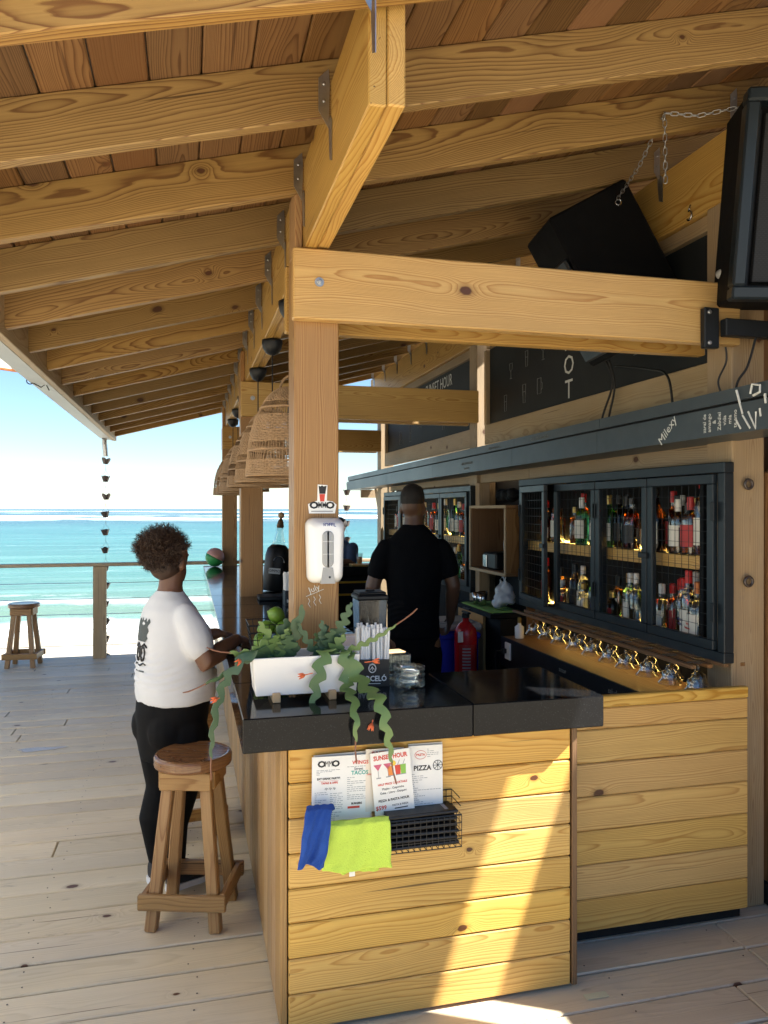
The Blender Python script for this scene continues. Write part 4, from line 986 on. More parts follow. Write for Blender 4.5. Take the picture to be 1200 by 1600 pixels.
# ================================================================== pendants
def pendant():
    t = thing('pendant_lamp', 'x', 'pendant lamp', Matrix(), 'rattan pendant lamps over the bar')
    MB().lathe([(1e-5, -.085), (.012, -.083), (.034, -.072), (.052, -.045), (.058, -.015), (.058, 0), (1e-5, 0)], 20, cap=False).build('ceiling_cup', 'black_metal', t, smooth=True)
    MB().tube([(0, 0, -.08), (.002, 0, -.2), (0, 0, -.42)], .004, 6).build('cord', 'rubber_black', t)
    Z0, Z1 = -.79, -.385                       # rim and crown
    def rad(z):
        q = (z-Z0)/(Z1-Z0); return .19*(1-.10*q)*math.sqrt(max(0., 1-(max(0, q-.0))**2.6)) + .012
    # uprights
    b = MB(); n = 84
    for k in range(n):
        a = 2*PI*k/n; pts = []
        for i in range(13):
            z = Z0+(Z1-Z0)*.985*i/12; r = rad(z)+.0012*math.sin(k*PI); pts.append((r*math.cos(a+.02*math.sin(i+k)), r*math.sin(a), z))
        b.tube(pts, .0018, 3, cap=False)
    b.build('upright_cane', 'rattan', t)
    # woven bands
    b = MB()
    bands = [(0., .17), (.37, .66), (.82, .99)]; openz = [(.27, .275), (.74, .745)]
    N = 84
    for lo, hi in bands:
        z = Z0+(Z1-Z0)*lo
        while z < Z0+(Z1-Z0)*hi:
            ph = R.random()*2; j = int(z*1000)
            pts = []
            for k in range(N):
                a = 2*PI*k/N; r = rad(z)+.0022*(1 if (k+j) % 2 else -1); pts.append((r*math.cos(a), r*math.sin(a), z+.0012*math.sin(k*.7+ph)))
            b.tube(pts, .0031, 3, closed=True); z += .0072
    for lo, hi in openz:
        z = Z0+(Z1-Z0)*lo
        for dz in (0, .004): b.tube([(rad(z)*math.cos(2*PI*k/40), rad(z)*math.sin(2*PI*k/40), z+dz) for k in range(40)], .003, 4, closed=True)
    b.tube([(rad(Z0)*math.cos(2*PI*k/40), rad(Z0)*math.sin(2*PI*k/40), Z0) for k in range(40)], .006, 6, closed=True)
    b.build('woven_shade', 'rattan', t)
    # top loop and bulb
    b = MB(); b.tube([(.05*math.cos(a), 0, Z1-.02+.07*math.sin(a)) for a in [PI*k/10 for k in range(11)]], .006, 6); b.build('top_loop', 'rattan', t)
    MB().lathe([(1e-5, -.68), (.022, -.67), (.03, -.645), (.026, -.62), (.014, -.595), (.013, -.56)], 14, cap=False).build('bulb', 'clear_glass', t, smooth=True)
    MB().lathe([(.016, -.585), (.018, -.54), (.018, -.45), (.008, -.42)], 12).build('socket', 'black_metal', t, smooth=True)
    return t
pl = pendant(); PYs = [3.48, 4.3, 5.2, 6.5, 7.35, 8.2]
PL = ['nearest rattan dome pendant lamp, partly behind the front post', 'second nearest rattan dome pendant lamp over the bar', 'third nearest rattan dome pendant lamp, before the middle post', 'fourth nearest rattan dome pendant lamp, just past the middle post', 'fifth nearest rattan dome pendant lamp over the far bar', 'farthest rattan dome pendant lamp beside the last post']
for i, y in enumerate(PYs):
    Mx = T(.45, y, 2.638) @ RZ(i*.7)
    if i == 0:
        kids = list(pl.children); pl.matrix_basis = Mx
        WM[pl.name] = Mx
        for k in kids: WM[k.name] = Mx.copy()
        pl['label'] = PL[0]
    else: copy_tree(pl, Mx, PL[i])

# ================================================================== stools
def stool():
    t = thing('bar_stool', 'x', 'stool', Matrix(), 'wooden bar stools')
    b = MB(); b.lathe([(1e-5, .632), (.150, .632), (.158, .637), (.160, .645), (.160, .670), (.156, .678), (.148, .682), (.140, .680), (.06, .677), (1e-5, .676)], 40, cap=False); b.build('seat', 'stool_seat', t, smooth=False)
    for s in (-1, 1):
        M0 = lambda p: p
        board('apron', (-.105, s*.105, .594), (.105, s*.105, .594), (0, s, -.0), .072, .024, 'stool_wood', t, .003)
        board('apron', (s*.105, -.092, .594), (s*.105, .092, .594), (s, 0, 0), .072, .024, 'stool_wood', t, .003)
        for q in (-1, 1):
            board('leg', (s*.072, q*.072, .628), (s*.132, q*.132, .0), (0, q, .1), .047, .047, 'stool_wood', t, .005)
        board('stretcher', (-.178, s*.155, .125), (.178, s*.155, .125), (0, s, 0), .062, .024, 'stool_wood', t, .004)
        board('stretcher', (s*.158, -.142, .125), (s*.158, .142, .125), (s, 0, 0), .062, .024, 'stool_wood', t, .004)
    return t
st = stool()
SP = [(.018, 3.32, -17, 'round wooden bar stool at the near corner of the counter'), (.0, 4.22, 8, 'wooden bar stool mostly hidden behind the standing woman'), (-1.73, 9.02, -6, 'lone wooden bar stool out on the deck by the railing')]
for i, (x, y, a, lab) in enumerate(SP):
    Mx = T(x, y, 0) @ RZ(math.radians(a))
    if i == 0:
        rel = {k.name: WM[k.name].copy() for k in st.children}
        st.matrix_basis = Mx; WM[st.name] = Mx; st['label'] = lab
        for k in st.children: WM[k.name] = Mx @ rel[k.name]
    else: copy_tree(st, Mx, lab)

# ================================================================== people
def limb(b, pts, rs, n=14):
    b.tube(pts, rs, n)
    for p, r in ((pts[0], rs[0]), (pts[-1], rs[-1])): b.ball(p, r*.98, 12)
def ring(c, f, l): return (c, (f, 0, 0), (0, l, 0))      # f: front-back half axis (local X), l: half width (local Y)
def head(b, c, s=1., yaw=0.):
    """skull, jaw, nose, ears; face towards local +X turned by yaw"""
    Mh = T(*c) @ RZ(yaw); 
    def P(x, y, z): return Mh @ V((x*s, y*s, z*s))
    b.ball(P(-.008, 0, .02), (.097*s, .076*s, .105*s), 18, RZ(yaw)); b.ball(P(.022, 0, -.055), (.062*s, .056*s, .066*s), 16, RZ(yaw)); b.ball(P(.055, 0, -.09), (.030*s, .032*s, .026*s), 12, RZ(yaw))
    b.ball(P(.092, 0, -.022), (.020*s, .016*s, .022*s), 10, RZ(yaw)); b.ball(P(.083, 0, -.065), (.016*s, .026*s, .010*s), 10, RZ(yaw)); b.ball(P(.084, 0, .018), (.014*s, .045*s, .012*s), 10, RZ(yaw))
    for q in (-1, 1): b.ball(P(-.012, q*.077, -.02), (.020*s, .010*s, .032*s), 10, RZ(yaw))
def hand(b, wrist, d, up, s=1., curl=.5, side=1):
    """palm and five fingers; d: direction of the fingers, up: back of the hand"""
    w_, d, up = V(wrist), V(d).normalized(), V(up).normalized(); up = (up-d*up.dot(d)).normalized(); sd_ = d.cross(up)*side
    b.loft([(w_-d*.01, sd_*.026*s, up*.019*s), (w_+d*.03*s, sd_*.036*s, up*.017*s), (w_+d*.085*s, sd_*.041*s, up*.014*s)], 12)
    for k, (o, L) in enumerate(((-.030, .062), (-.010, .072), (.011, .068), (.031, .052))):
        p = w_+d*.082*s+sd_*o*s; pts = [p]; a = .25+curl*.2
        for j in range(3):
            a += curl*.55; p = p + (d*math.cos(a)-up*math.sin(a))*L*s/3+sd_*o*.05; pts.append(p)
        b.tube(pts, [.0095*s, .009*s, .0085*s, .0072*s], 8); b.ball(pts[-1], .0072*s, 8)
    p = w_+d*.02*s-sd_*.028*s; pts = [p, p-sd_*.028*s+d*.022*s-up*.012*s, p-sd_*.034*s+d*.052*s-up*.024*s]
    b.tube(pts, [.013*s, .0105*s, .008*s], 8); b.ball(pts[-1], .008*s, 8)

# --- woman at the bar: facing local +X
MW = T(-.085, 3.62, 0) @ RZ(math.radians(28)) @ Matrix.Diagonal((.895, .89, 1, 1))
wo = thing('person', 'person in white t-shirt and black leggings leaning on the bar, curly hair tied up', 'person', MW)
Rs, Re, Rw = V((.005, -.178, 1.228)), V((.055, -.275, 1.035)), V((.275, -.19, 1.10))
Ls, Le, Lw = V((.005, .178, 1.228)), V((.10, .235, 1.05)), V((.30, .05, 1.10))
b = MB()
b.loft([ring((.02, 0, .72), .10, .12), ring((.02, 0, .84), .15, .17), ring((.02, 0, 1.0), .145, .165), ring((0, 0, 1.2), .11, .15), ring((.0, 0, 1.29), .07, .10), ring((.005, 0, 1.345), .060, .062), ring((.015, 0, 1.43), .058, .060)])
head(b, (.02, 0, 1.468), .95, math.radians(24))
for s_, e_, w_ in ((Rs, Re, Rw), (Ls, Le, Lw)):
    limb(b, [s_, s_*.5+e_*.5+V((0, 0, .0)), e_, e_*.55+w_*.45, w_], [.046, .057, .051, .046, .028])
hand(b, Rw, (.85, .25, -.12), (0, -.35, 1), .92, .75, 1); hand(b, Lw, (.8, -.25, -.15), (0, .3, 1), .92, .7, -1)
LEG = {}
for q in (-1, 1):
    hx = .03 if q < 0 else .0
    limb(b, [(hx, q*.09, .72), (hx-.005, q*.085, .42), (hx-.045, q*.075, .30), (hx-.025, q*.07, .075)], [.10, .058, .052, .034])
    LEG[q] = hx
    b.loft([ring((hx-.04, q*.07, .03), .045, .03), ring((hx+.02, q*.07, .07), .05, .035)], 12)
remesh(b.build('body', 'skin_brown', wo), .0085, 5)
# shirt
b = MB()
b.loft([ring((.035, 0, .835), .192, .205), ring((.035, 0, .87), .197, .208), ring((.03, 0, .95), .193, .205), ring((.025, 0, 1.02), .182, .198), ring((.018, 0, 1.10), .168, .192), ring((.008, 0, 1.18), .148, .188), ring((.0, 0, 1.25), .118, .165), ring((-.002, 0, 1.295), .090, .125), ring((.0, 0, 1.318), .068, .085), ring((.004, 0, 1.332), .062, .068)], 40)
b.ball((.10, -.085, 1.12), (.085, .085, .08), 14); b.ball((.10, .085, 1.12), (.085, .085, .08), 14); b.ball((.09, 0, .93), (.165, .16, .11), 16)
for s_, e_ in ((Rs, Re), (Ls, Le)):
    d = (e_-s_); limb(b, [V((s_.x, s_.y*.96, s_.z-.004)), s_+d*.3, s_+d*.64], [.064, .072, .075])
sh = remesh(b.build('shirt', 'tee_white', wo), .009, 6)
tx = bpy.data.textures.new('folds', 'CLOUDS'); tx.noise_scale = .13; tx.noise_depth = 1
emp = None
dm = sh.modifiers.new('d', 'DISPLACE'); dm.texture = tx; dm.strength = .014; dm.mid_level = .5
# leggings
b = MB()
b.loft([ring((.01, 0, .58), .15, .175), ring((.012, 0, .70), .168, .186), ring((.016, 0, .78), .178, .196), ring((.025, 0, .845), .182, .198), ring((.03, 0, .90), .170, .19)], 36)
for q in (-1, 1):
    hx = LEG[q]
    b.ball((-.045, q*.09, .72), (.112, .10, .11), 14)
    limb(b, [(hx, q*.095, .68), (hx, q*.09, .56), (hx-.005, q*.085, .42), (hx-.05, q*.076, .29), (hx-.03, q*.07, .09)], [.132, .108, .076, .074, .045])
lg = remesh(b.build('leggings', 'leggings', wo), .010, 5)
# shoes
for q in (-1, 1):
    hx = LEG[q]; b = MB()
    b.loft([((hx-.075, q*.07, .055), (0, .030, 0), (0, 0, .045)), ((hx-.02, q*.07, .06), (0, .036, 0), (0, 0, .05)), ((hx+.06, q*.072, .045), (0, .038, 0), (0, 0, .03)), ((hx+.12, q*.076, .038), (0, .036, 0), (0, 0, .022)), ((hx+.155, q*.078, .034), (0, .02, 0), (0, 0, .012))], 16)
    sho = remesh(b.build('shoe', 'shoe_dark', wo), .006, 4)
    b = MB(); out_ = [(-.085, .0), (-.078, .026), (-.04, .034), (.03, .035), (.09, .040), (.14, .034), (.165, .0), (.14, -.034), (.09, -.038), (.03, -.033), (-.04, -.033), (-.078, -.026)]
    b.prism([(hx+x, q*.073+y) for x, y in out_], .0, .026); b.build('sole', 'sole_white', sho, MW)
    MB().loft([ring((hx-.028, q*.07, .08), .042, .040), ring((hx-.03, q*.07, .13), .041, .04)], 14).build('sock', 'sock_pink', sho, MW)
# hair: core and curls
b = MB(); HC = V((-.02, .005, 1.508))
b.ball(HC, (.10, .092, .08), 16); b.ball((-.02, 0, 1.445), (.086, .082, .072), 14); b.ball((-.06, 0, 1.512), (.075, .075, .068), 14)
hair = b.build('hair', 'hair_brown', wo, smooth=True); remesh(hair, .012, 3)
b = MB()
for k in range(5200):
    d = V((R.gauss(0, 1), R.gauss(0, 1), R.gauss(0, 1))).normalized()
    if d.z < -.85 or (d.x > .55 and d.z < .1): continue
    p = HC + V((d.x*.095-.018, d.y*.088, d.z*.074)); L = R.uniform(.010, .052)*(1.25 if d.z > 0 else .8)
    u = d.orthogonal().normalized(); w_ = d.cross(u); ph = R.random()*6.3; pts = []
    for j in range(6):
        t_ = j/5; a = ph+t_*R.uniform(5, 8); cr_ = .006+.004*t_; pts.append(p + d*L*t_ + (u*math.cos(a)+w_*math.sin(a))*cr_)
    b.tube(pts, [.0011]*5+[.0005], 3, cap=False)
tag(b.build('curls', 'hair_brown', hair, MW), kind='stuff')
b = MB(); b.ball((-.002, 0, 1.47), (.094, .079, .075), 16)
# back print: a dark tuft of hair over a stylised face mark, laid on the shirt back
def back_pt(y, z, out=.006):
    prof = [(.83, .192, .205, .035), (.95, .193, .205, .03), (1.02, .182, .198, .025), (1.10, .168, .192, .018), (1.18, .148, .188, .008), (1.25, .118, .160, 0.), (1.30, .085, .11, 0)]
    for (z0, f0, l0, c0), (z1, f1, l1, c1) in zip(prof, prof[1:]):
        if z0 <= z <= z1:
            t_ = (z-z0)/(z1-z0); f, l, c = f0+(f1-f0)*t_, l0+(l1-l0)*t_, c0+(c1-c0)*t_
            return V((c-(f+out)*math.sqrt(max(0, 1-(y/l)**2)), y, z))
PRINT = []
def back_print(): 
    b = MB(); nz, ny = 12, 10; vs = []; z0, z1 = 1.115, 1.21
    for i in range(nz+1):
        z = z0+(z1-z0)*i/nz; hw = .052+.006*math.sin(i*1.3) - (.012 if i < 2 else 0)
        for j in range(ny+1):
            y = -hw+2*hw*j/ny + .0; vs.append(back_pt(y, min(1.299, z + (.010*math.sin(j*2.4) if i == nz else 0)), .004))
    b.add(vs, [(i*(ny+1)+j, i*(ny+1)+j+1, (i+1)*(ny+1)+j+1, (i+1)*(ny+1)+j) for i in range(nz) for j in range(ny)])
    b.build('back_print', 'print_grey', wo)
    b = MB()
    for q in (-1, 1):
        b.tube([back_pt(q*(.022+.016*math.cos(a)), 1.06+.03*math.sin(a), .002) for a in [2*PI*k/14 for k in range(14)]], .0045, 5, closed=True)
        b.tube([back_pt(q*.005, 1.09, .002), back_pt(q*.03, 1.105, .002), back_pt(q*.05, 1.09, .002)], .0045, 5)
        b.tube([back_pt(q*.01, 1.045, .002), back_pt(q*.01, 1.07, .002)], .004, 5)
    b.tube([back_pt(-.05+.01*k, 1.015+.006*math.sin(k), .002) for k in range(11)], .004, 5)
    b.build('back_print', 'label_black', wo)
    b = MB(); b.tube([back_pt(-.04+.01*k, .985, .002) for k in range(9)], .003, 5); b.build('back_print', 'print_grey', wo)

# --- bartender: facing local +X, turned to face away along the wall
MBt = T(1.36, 4.6, 0) @ RZ(math.radians(82)) @ Matrix.Diagonal((.95, .94, 1, 1))
ba = thing('person', 'person in black t-shirt and black trousers standing behind the bar, back turned', 'person', MBt)
Rs, Re, Rw = V((0, -.195, 1.468)), V((-.01, -.265, 1.22)), V((.12, -.27, .985))
Ls, Le, Lw = V((0, .195, 1.468)), V((-.02, .275, 1.22)), V((.16, .26, 1.03))
b = MB()
b.loft([ring((0, 0, .86), .105, .16), ring((0, 0, 1.05), .10, .15), ring((.0, 0, 1.25), .115, .165), ring((0, 0, 1.45), .11, .19), ring((0, 0, 1.54), .07, .13), ring((0, 0, 1.58), .062, .066), ring((.015, 0, 1.67), .058, .060)])
head(b, (.03, 0, 1.715), 1.04, math.radians(-18))
for s_, e_, w_ in ((Rs, Re, Rw), (Ls, Le, Lw)):
    limb(b, [s_, s_*.5+e_*.5, e_, e_*.6+w_*.4, w_], [.040, .052, .050, .046, .030])
hand(b, Rw, (.5, .1, -.8), (-.2, -1, .1), 1., .7, 1); hand(b, Lw, (.6, -.2, -.6), (-.2, 1, .2), 1., .7, -1)
for q in (-1, 1):
    limb(b, [(0, q*.095, .86), (.01, q*.095, .48), (-.01, q*.095, .09)], [.09, .058, .04]); b.loft([ring((.02, q*.095, .02), .09, .04), ring((.0, q*.095, .09), .05, .042)], 12)
remesh(b.build('body', 'skin_deep', ba), .009, 5)
b = MB()
b.loft([ring((0, 0, .90), .125, .178), ring((0, 0, 1.02), .122, .172), ring((0, 0, 1.15), .126, .175), ring((0, 0, 1.28), .130, .19), ring((.0, 0, 1.40), .125, .205), ring((-.005, 0, 1.47), .105, .188), ring((-.005, 0, 1.525), .085, .150), ring((-.003, 0, 1.57), .074, .10), ring((0, 0, 1.60), .066, .073)], 36)
for s_, e_ in ((Rs, Re), (Ls, Le)):
    d = e_-s_; limb(b, [V((s_.x, s_.y*.96, s_.z-.018)), s_+d*.3, s_+d*.62], [.066, .071, .070])
s2 = remesh(b.build('t_shirt', 'tee_black', ba), .010, 6); dm = s2.modifiers.new('d', 'DISPLACE'); dm.texture = tx; dm.strength = .012; dm.mid_level = .5
b = MB(); b.loft([ring((0, 0, .78), .12, .172), ring((0, 0, .93), .120, .172)], 30)
for q in (-1, 1): limb(b, [(0, q*.09, .80), (.01, q*.095, .46), (-.01, q*.095, .07)], [.105, .080, .066])
remesh(b.build('trousers', 'trousers', ba), .011, 5)
for q in (-1, 1):
    b = MB(); b.loft([((-.08, q*.095, .045), (0, .036, 0), (0, 0, .045)), ((.0, q*.095, .05), (0, .042, 0), (0, 0, .05)), ((.14, q*.1, .035), (0, .042, 0), (0, 0, .035)), ((.19, q*.1, .03), (0, .026, 0), (0, 0, .025))], 14); remesh(b.build('shoe', 'shoe_dark', ba), .008, 4)
b = MB(); Mh = T(.03, 0, 1.725) @ RZ(math.radians(-18))
b.ball(Mh @ V((-.022, 0, .045)), (.096, .083, .090), 18, RZ(math.radians(-18))); b.ball(Mh @ V((.02, 0, .085)), (.078, .07, .045), 14, RZ(math.radians(-18)))
h2 = remesh(b.build('hair', 'hair_black', ba), .007, 2)

# --- guest sitting at the far return of the bar, mostly hidden behind the post
MG = T(1.82, 9.12, 0) @ RZ(math.radians(-150))
gu = thing('person', 'person in navy shirt sitting at the far end of the bar', 'person', MG)
b = MB(); b.loft([ring((0, 0, .72), .13, .17), ring((0, 0, .95), .12, .16), ring((.03, 0, 1.2), .11, .18), ring((.05, 0, 1.29), .07, .12), ring((.06, 0, 1.33), .055, .06), ring((.07, 0, 1.42), .05, .055)])
head(b, (.09, 0, 1.47), 1.)
for q in (-1, 1):
    limb(b, [(.03, q*.19, 1.24), (.07, q*.23, 1.07), (.26, q*.16, 1.09)], [.055, .048, .03]); hand(b, (.26, q*.16, 1.09), (1, -q*.3, 0), (0, 0, 1), 1., .4, -q)
    limb(b, [(.0, q*.1, .74), (.36, q*.12, .70), (.34, q*.12, .30), (.33, q*.12, .08)], [.10, .07, .055, .04]); b.loft([ring((.38, q*.12, .02), .10, .04), ring((.35, q*.12, .08), .05, .04)], 10)
remesh(b.build('body', 'skin_brown', gu), .012, 5)
b = MB(); b.loft([ring((0, 0, .70), .15, .185), ring((0, 0, .95), .14, .178), ring((.03, 0, 1.18), .128, .20), ring((.045, 0, 1.27), .09, .15), ring((.055, 0, 1.325), .07, .075)], 30)
for q in (-1, 1): limb(b, [(.03, q*.19, 1.235), (.06, q*.22, 1.10)], [.07, .066])
remesh(b.build('shirt', 'tee_navy', gu), .012, 5)
b = MB(); b.ball((0, 0, .72), (.14, .18, .09), 16)
for q in (-1, 1): limb(b, [(.0, q*.1, .74), (.36, q*.12, .70), (.34, q*.12, .30), (.33, q*.12, .10)], [.112, .085, .07, .06])
remesh(b.build('trousers', 'trousers', gu), .014, 5)
b = MB(); b.ball((.07, 0, 1.52), (.10, .085, .08), 14); remesh(b.build('hair', 'hair_black', gu), .01, 2)
copy_tree(st, T(1.82, 9.12, 0) @ RZ(.3), 'wooden bar stool under the far seated guest')
# ================================================================== things on the post and counter
so = thing('soap_dispenser', 'white wall soap dispenser with grey window on the front post', 'soap dispenser', T(.481, 2.7885, 1.55))
def rrect(w_, h, r, n=6, taper=0.):
    P = []
    for cx, cy_, a0 in ((w_-r, h-r, 0), (-w_+r, h-r, PI/2), (-w_+r, -h+r, PI), (w_-r, -h+r, 3*PI/2)):
        for k in range(n+1):
            a = a0+PI/2*k/n; y = cy_+r*math.sin(a); P.append(((cx+r*math.cos(a))*(1-taper*(h-y)/(2*h)), y))
    return P
def pillow(b, w_, h, r, d, steps, taper=0., M=None, inset=.02):
    """rounded shell: stacked rounded rectangles bulging along +Z"""
    rings = [rrect(w_-inset*(1-math.cos(PI/2*k/steps)), h-inset*(1-math.cos(PI/2*k/steps)), r, 6, taper) for k in range(steps+1)]
    n = len(rings[0]); vs = []
    for k, rg in enumerate(rings):
        z = d*math.sin(PI/2*k/steps); vs += [(x, y, z) for x, y in rg]
    fs = [(k*n+i, k*n+(i+1) % n, (k+1)*n+(i+1) % n, (k+1)*n+i) for k in range(steps) for i in range(n)] + [tuple(steps*n+i for i in range(n)), tuple(reversed(range(n)))]
    if M is not None: vs = [M @ V(q) for q in vs]
    b.add(vs, fs)
Fd = FRONT(.481, 2.7885, 1.548)
b = MB(); pillow(b, .072, .119, .03, .085, 8, .10, None, .03); b.build('cover', 'white_plastic', so, Fd, smooth=True)
b = MB(); pillow(b, .021, .066, .02, .006, 3, 0, T(0, .008, .0835), .004); b.build('window', 'grey_plastic', so, Fd, smooth=True)
b = MB(); b.prism([(-.018, -.058), (.018, -.058), (.026, -.115), (-.026, -.115)], .066, .088); b.build('push_bar', 'grey_plastic', so, Fd)
b = MB(); b.lathe([(.004, 0), (.003, .002)], 8, T(.006, -.092, .088)); b.build('indicator', 'ink_black', so, Fd)
for z in (-.01, .035): 
    b = MB(); b.box(-.019, .019, z, z+.0012, .0893, .0903); b.build('window_line', 'white_plastic', so, Fd)
text('lettering', 'JOFEL', .018, Fd @ T(.006, .094, .0842), 'ink_navy', so, bold=.0004)
stk = thing('logo_sticker', 'white-edged logo sticker with a dark tuft above the soap dispenser', 'sticker', T(.474, 2.7885, 1.735))
Fs = FRONT(.474, 2.7885, 1.735)
b = MB(); b.prism([(-.048, -.052), (.048, -.052), (.054, -.02), (.04, -.008), (.018, -.005), (.02, .052), (-.016, .054), (-.018, -.005), (-.052, -.018)], .0, .0008); b.build('backing', 'sticker_white', stk, Fs)
b = MB(); b.prism([(-.010, .020), (.012, .020), (.017, .050), (.006, .047), (0, .051), (-.006, .047), (-.013, .050)], .0008, .0014); b.build('tuft', 'ink_black', stk, Fs)
b = MB(); b.prism([(-.007, -.008), (.008, -.008), (.011, .019), (-.010, .019)], .0008, .0014); b.build('face', 'ink_red', stk, Fs)
text('lettering', 'O', .034, Fs @ T(-.030, -.023, .0014), 'ink_black', stk, bold=.0016, sx=1.2); text('lettering', 'O', .034, Fs @ T(.030, -.023, .0014), 'ink_black', stk, bold=.0016, sx=1.2); text('lettering', 'MM', .031, Fs @ T(0, -.022, .0016), 'ink_black', stk, bold=.0002, sx=.62)
b = MB(); b.box(-.04, .04, -.046, -.0425, .0008, .0013); b.build('fine_print', 'ink_grey', stk, Fs)
gr = thing('chalk_scrawl', 'pale chalk scrawl with wavy lines on the front post below the dispenser', 'scrawl', T(.45, 2.788, 1.39)); Fg = FRONT(.445, 2.7885, 1.395)
text('lettering', 'July', .030, Fg @ T(0, .012, .0005) @ RZ(.35), 'chalk', gr)
b = MB(); b.tube([(-.03, -.015, .001), (.0, -.004, .001), (.035, .01, .001)], .0012, 4)
for k in range(3): b.tube([(-.022+.02*k, -.022+.006*k, .001), (-.016+.02*k, -.032+.006*k, .001), (-.022+.02*k, -.042+.006*k, .001), (-.014+.02*k, -.055+.006*k, .001)], .0012, 4)
b.build('wavy_lines', 'chalk', gr, Fg)

# planter with fishbone cactus
pt = thing('planter', 'white rectangular planter on small wooden feet at the counter corner', 'planter', T(.39, 2.66, 1.05))
zt, zb = 1.20, 1.072
def tray(b, x0, x1, y0, y1, z0, z1, tp, th):
    o0 = [(x0+tp, y0+tp*.5, z0), (x1-tp, y0+tp*.5, z0), (x1-tp, y1-tp*.5, z0), (x0+tp, y1-tp*.5, z0)]; o1 = [(x0, y0, z1), (x1, y0, z1), (x1, y1, z1), (x0, y1, z1)]
    i1 = [(x0+th, y0+th, z1), (x1-th, y0+th, z1), (x1-th, y1-th, z1), (x0+th, y1-th, z1)]; i0 = [(x0+th, y0+th, z0+.08), (x1-th, y0+th, z0+.08), (x1-th, y1-th, z0+.08), (x0+th, y1-th, z0+.08)]
    b.add(o0+o1+i1+i0, [(3, 2, 1, 0), (12, 13, 14, 15)] + [(k, (k+1) % 4, 4+(k+1) % 4, 4+k) for k in range(4)] + [(4+k, 4+(k+1) % 4, 8+(k+1) % 4, 8+k) for k in range(4)] + [(8+k, 8+(k+1) % 4, 12+(k+1) % 4, 12+k) for k in range(4)])
b = MB(); tray(b, .205, .572, 2.585, 2.745, zb, zt, .012, .008); pot = b.build('box', 'white_pot', pt, world=True); bv = pot.modifiers.new('b', 'BEVEL'); bv.width = .003; bv.segments = 2
for x in (.285, .475): bbox('foot', x-.013, x+.013, 2.575, 2.735, 1.0505, 1.082, 'terra_wood', pt, 'y', 'z', .002)
b = MB()
for x in (.30, .47): b.lathe([(1e-5, 0), (.062, 0), (.066, .008), (.06, .012), (1e-5, .008)], 18, T(x, 2.665, zt-.028), cap=False)
b.build('soil_pot', 'soil', pt, world=True, smooth=True)
def cactus_leaf(b, pts, w_, side, lobes, tipw=.15, th=.0022):
    P = [V(p) for p in pts]; out_ = []
    for i in range(len(P)-1):
        a, b_, c, d = P[max(i-1, 0)], P[i], P[i+1], P[min(i+2, len(P)-1)]
        for k in range(26):
            t = k/26; out_.append(.5*((2*b_)+(c-a)*t+(2*a-5*b_+4*c-d)*t*t+(3*b_-a-3*c+d)*t**3))
    out_.append(P[-1]); N = len(out_); sd_ = V(side).normalized(); vs = []
    for i, p in enumerate(out_):
        s_ = i/(N-1); t = (out_[min(i+1, N-1)]-out_[max(i-1, 0)]).normalized(); u = (sd_-t*sd_.dot(t)).normalized(); n_ = t.cross(u)
        env = min(1, .35+s_*4)*(1-(1-tipw)*s_**3)
        def lobe(q): q = q % 1.; return .20 + .80*(math.sin(q/.74*PI/2)**.9 if q < .74 else max(0., 1-((q-.74)/.26)**.8))
        wl, wr = w_*env*lobe(s_*lobes), w_*env*lobe(s_*lobes+.5)
        vs += [p-u*wl+n_*.002, p+n_*th, p+u*wr+n_*.002, p+u*wr-n_*.0015, p-n_*th*.6, p-u*wl-n_*.0015]
    fs = [(i*6+k, i*6+(k+1) % 6, (i+1)*6+(k+1) % 6, (i+1)*6+k) for i in range(N-1) for k in range(6)] + [(5, 4, 3, 2, 1, 0), tuple((N-1)*6+k for k in range(6))]
    b.add(vs, fs); return out_
def tuft(cx, n, seed):
    rr = random.Random(seed); L = []
    for k in range(n):
        a = rr.uniform(0, 2*PI); h = rr.uniform(.05, .12); q = rr.uniform(.02, .075)
        bx, by = cx+.02*math.cos(a), 2.665+.02*math.sin(a); ex, ey = cx+q*math.cos(a)*.9, 2.665+q*math.sin(a)*.7
        L.append(([(bx, by, 1.185), ((bx+ex)/2, (by+ey)/2, 1.185+h*.6), (ex, ey, 1.185+h)], rr.uniform(.012, .017), (1, rr.uniform(-.5, .5), rr.uniform(-.3, .3)), rr.uniform(3.5, 5), 'leaf_grey' if rr.random() < .75 else 'leaf_green', False))
    return L
def plant(name, label, leaves, flowers, base):
    t = thing(name, label, 'plant', T(*base))
    for (pts, w_, side, lobes, mat, tip) in leaves:
        b = MB(); o_ = cactus_leaf(b, pts, w_*1.7, side, max(3, lobes*.9)); lf = b.build('leaf_stem', mat, t, world=True)
        if tip:
            d = (o_[-1]-o_[-3]).normalized(); b = MB(); q = o_[-1]; b.tube([q-d*.004, q+d*.03, q+d*.06+V((.003, 0, .004)), q+d*.08+V((.004, 0, .01))], [.0028, .0024, .0028, .002], 6); b.build('growing_tip', 'stem_red', lf, world=True)
    for (p, d) in flowers:
        b = MB(); p = V(p); d = V(d).normalized()
        b.tube([p-d*.03, p], .0018, 5)
        for k in range(6):
            a = k*1.05; u = d.orthogonal().normalized(); w2 = d.cross(u); r_ = u*math.cos(a)+w2*math.sin(a)
            b.tube([p, p+d*.010+r_*.006, p+d*.022+r_*.010], [.0035, .0042, .0008], 5)
        b.build('flower', 'flower_orange', t, world=True)
    return t
zl = 1.185
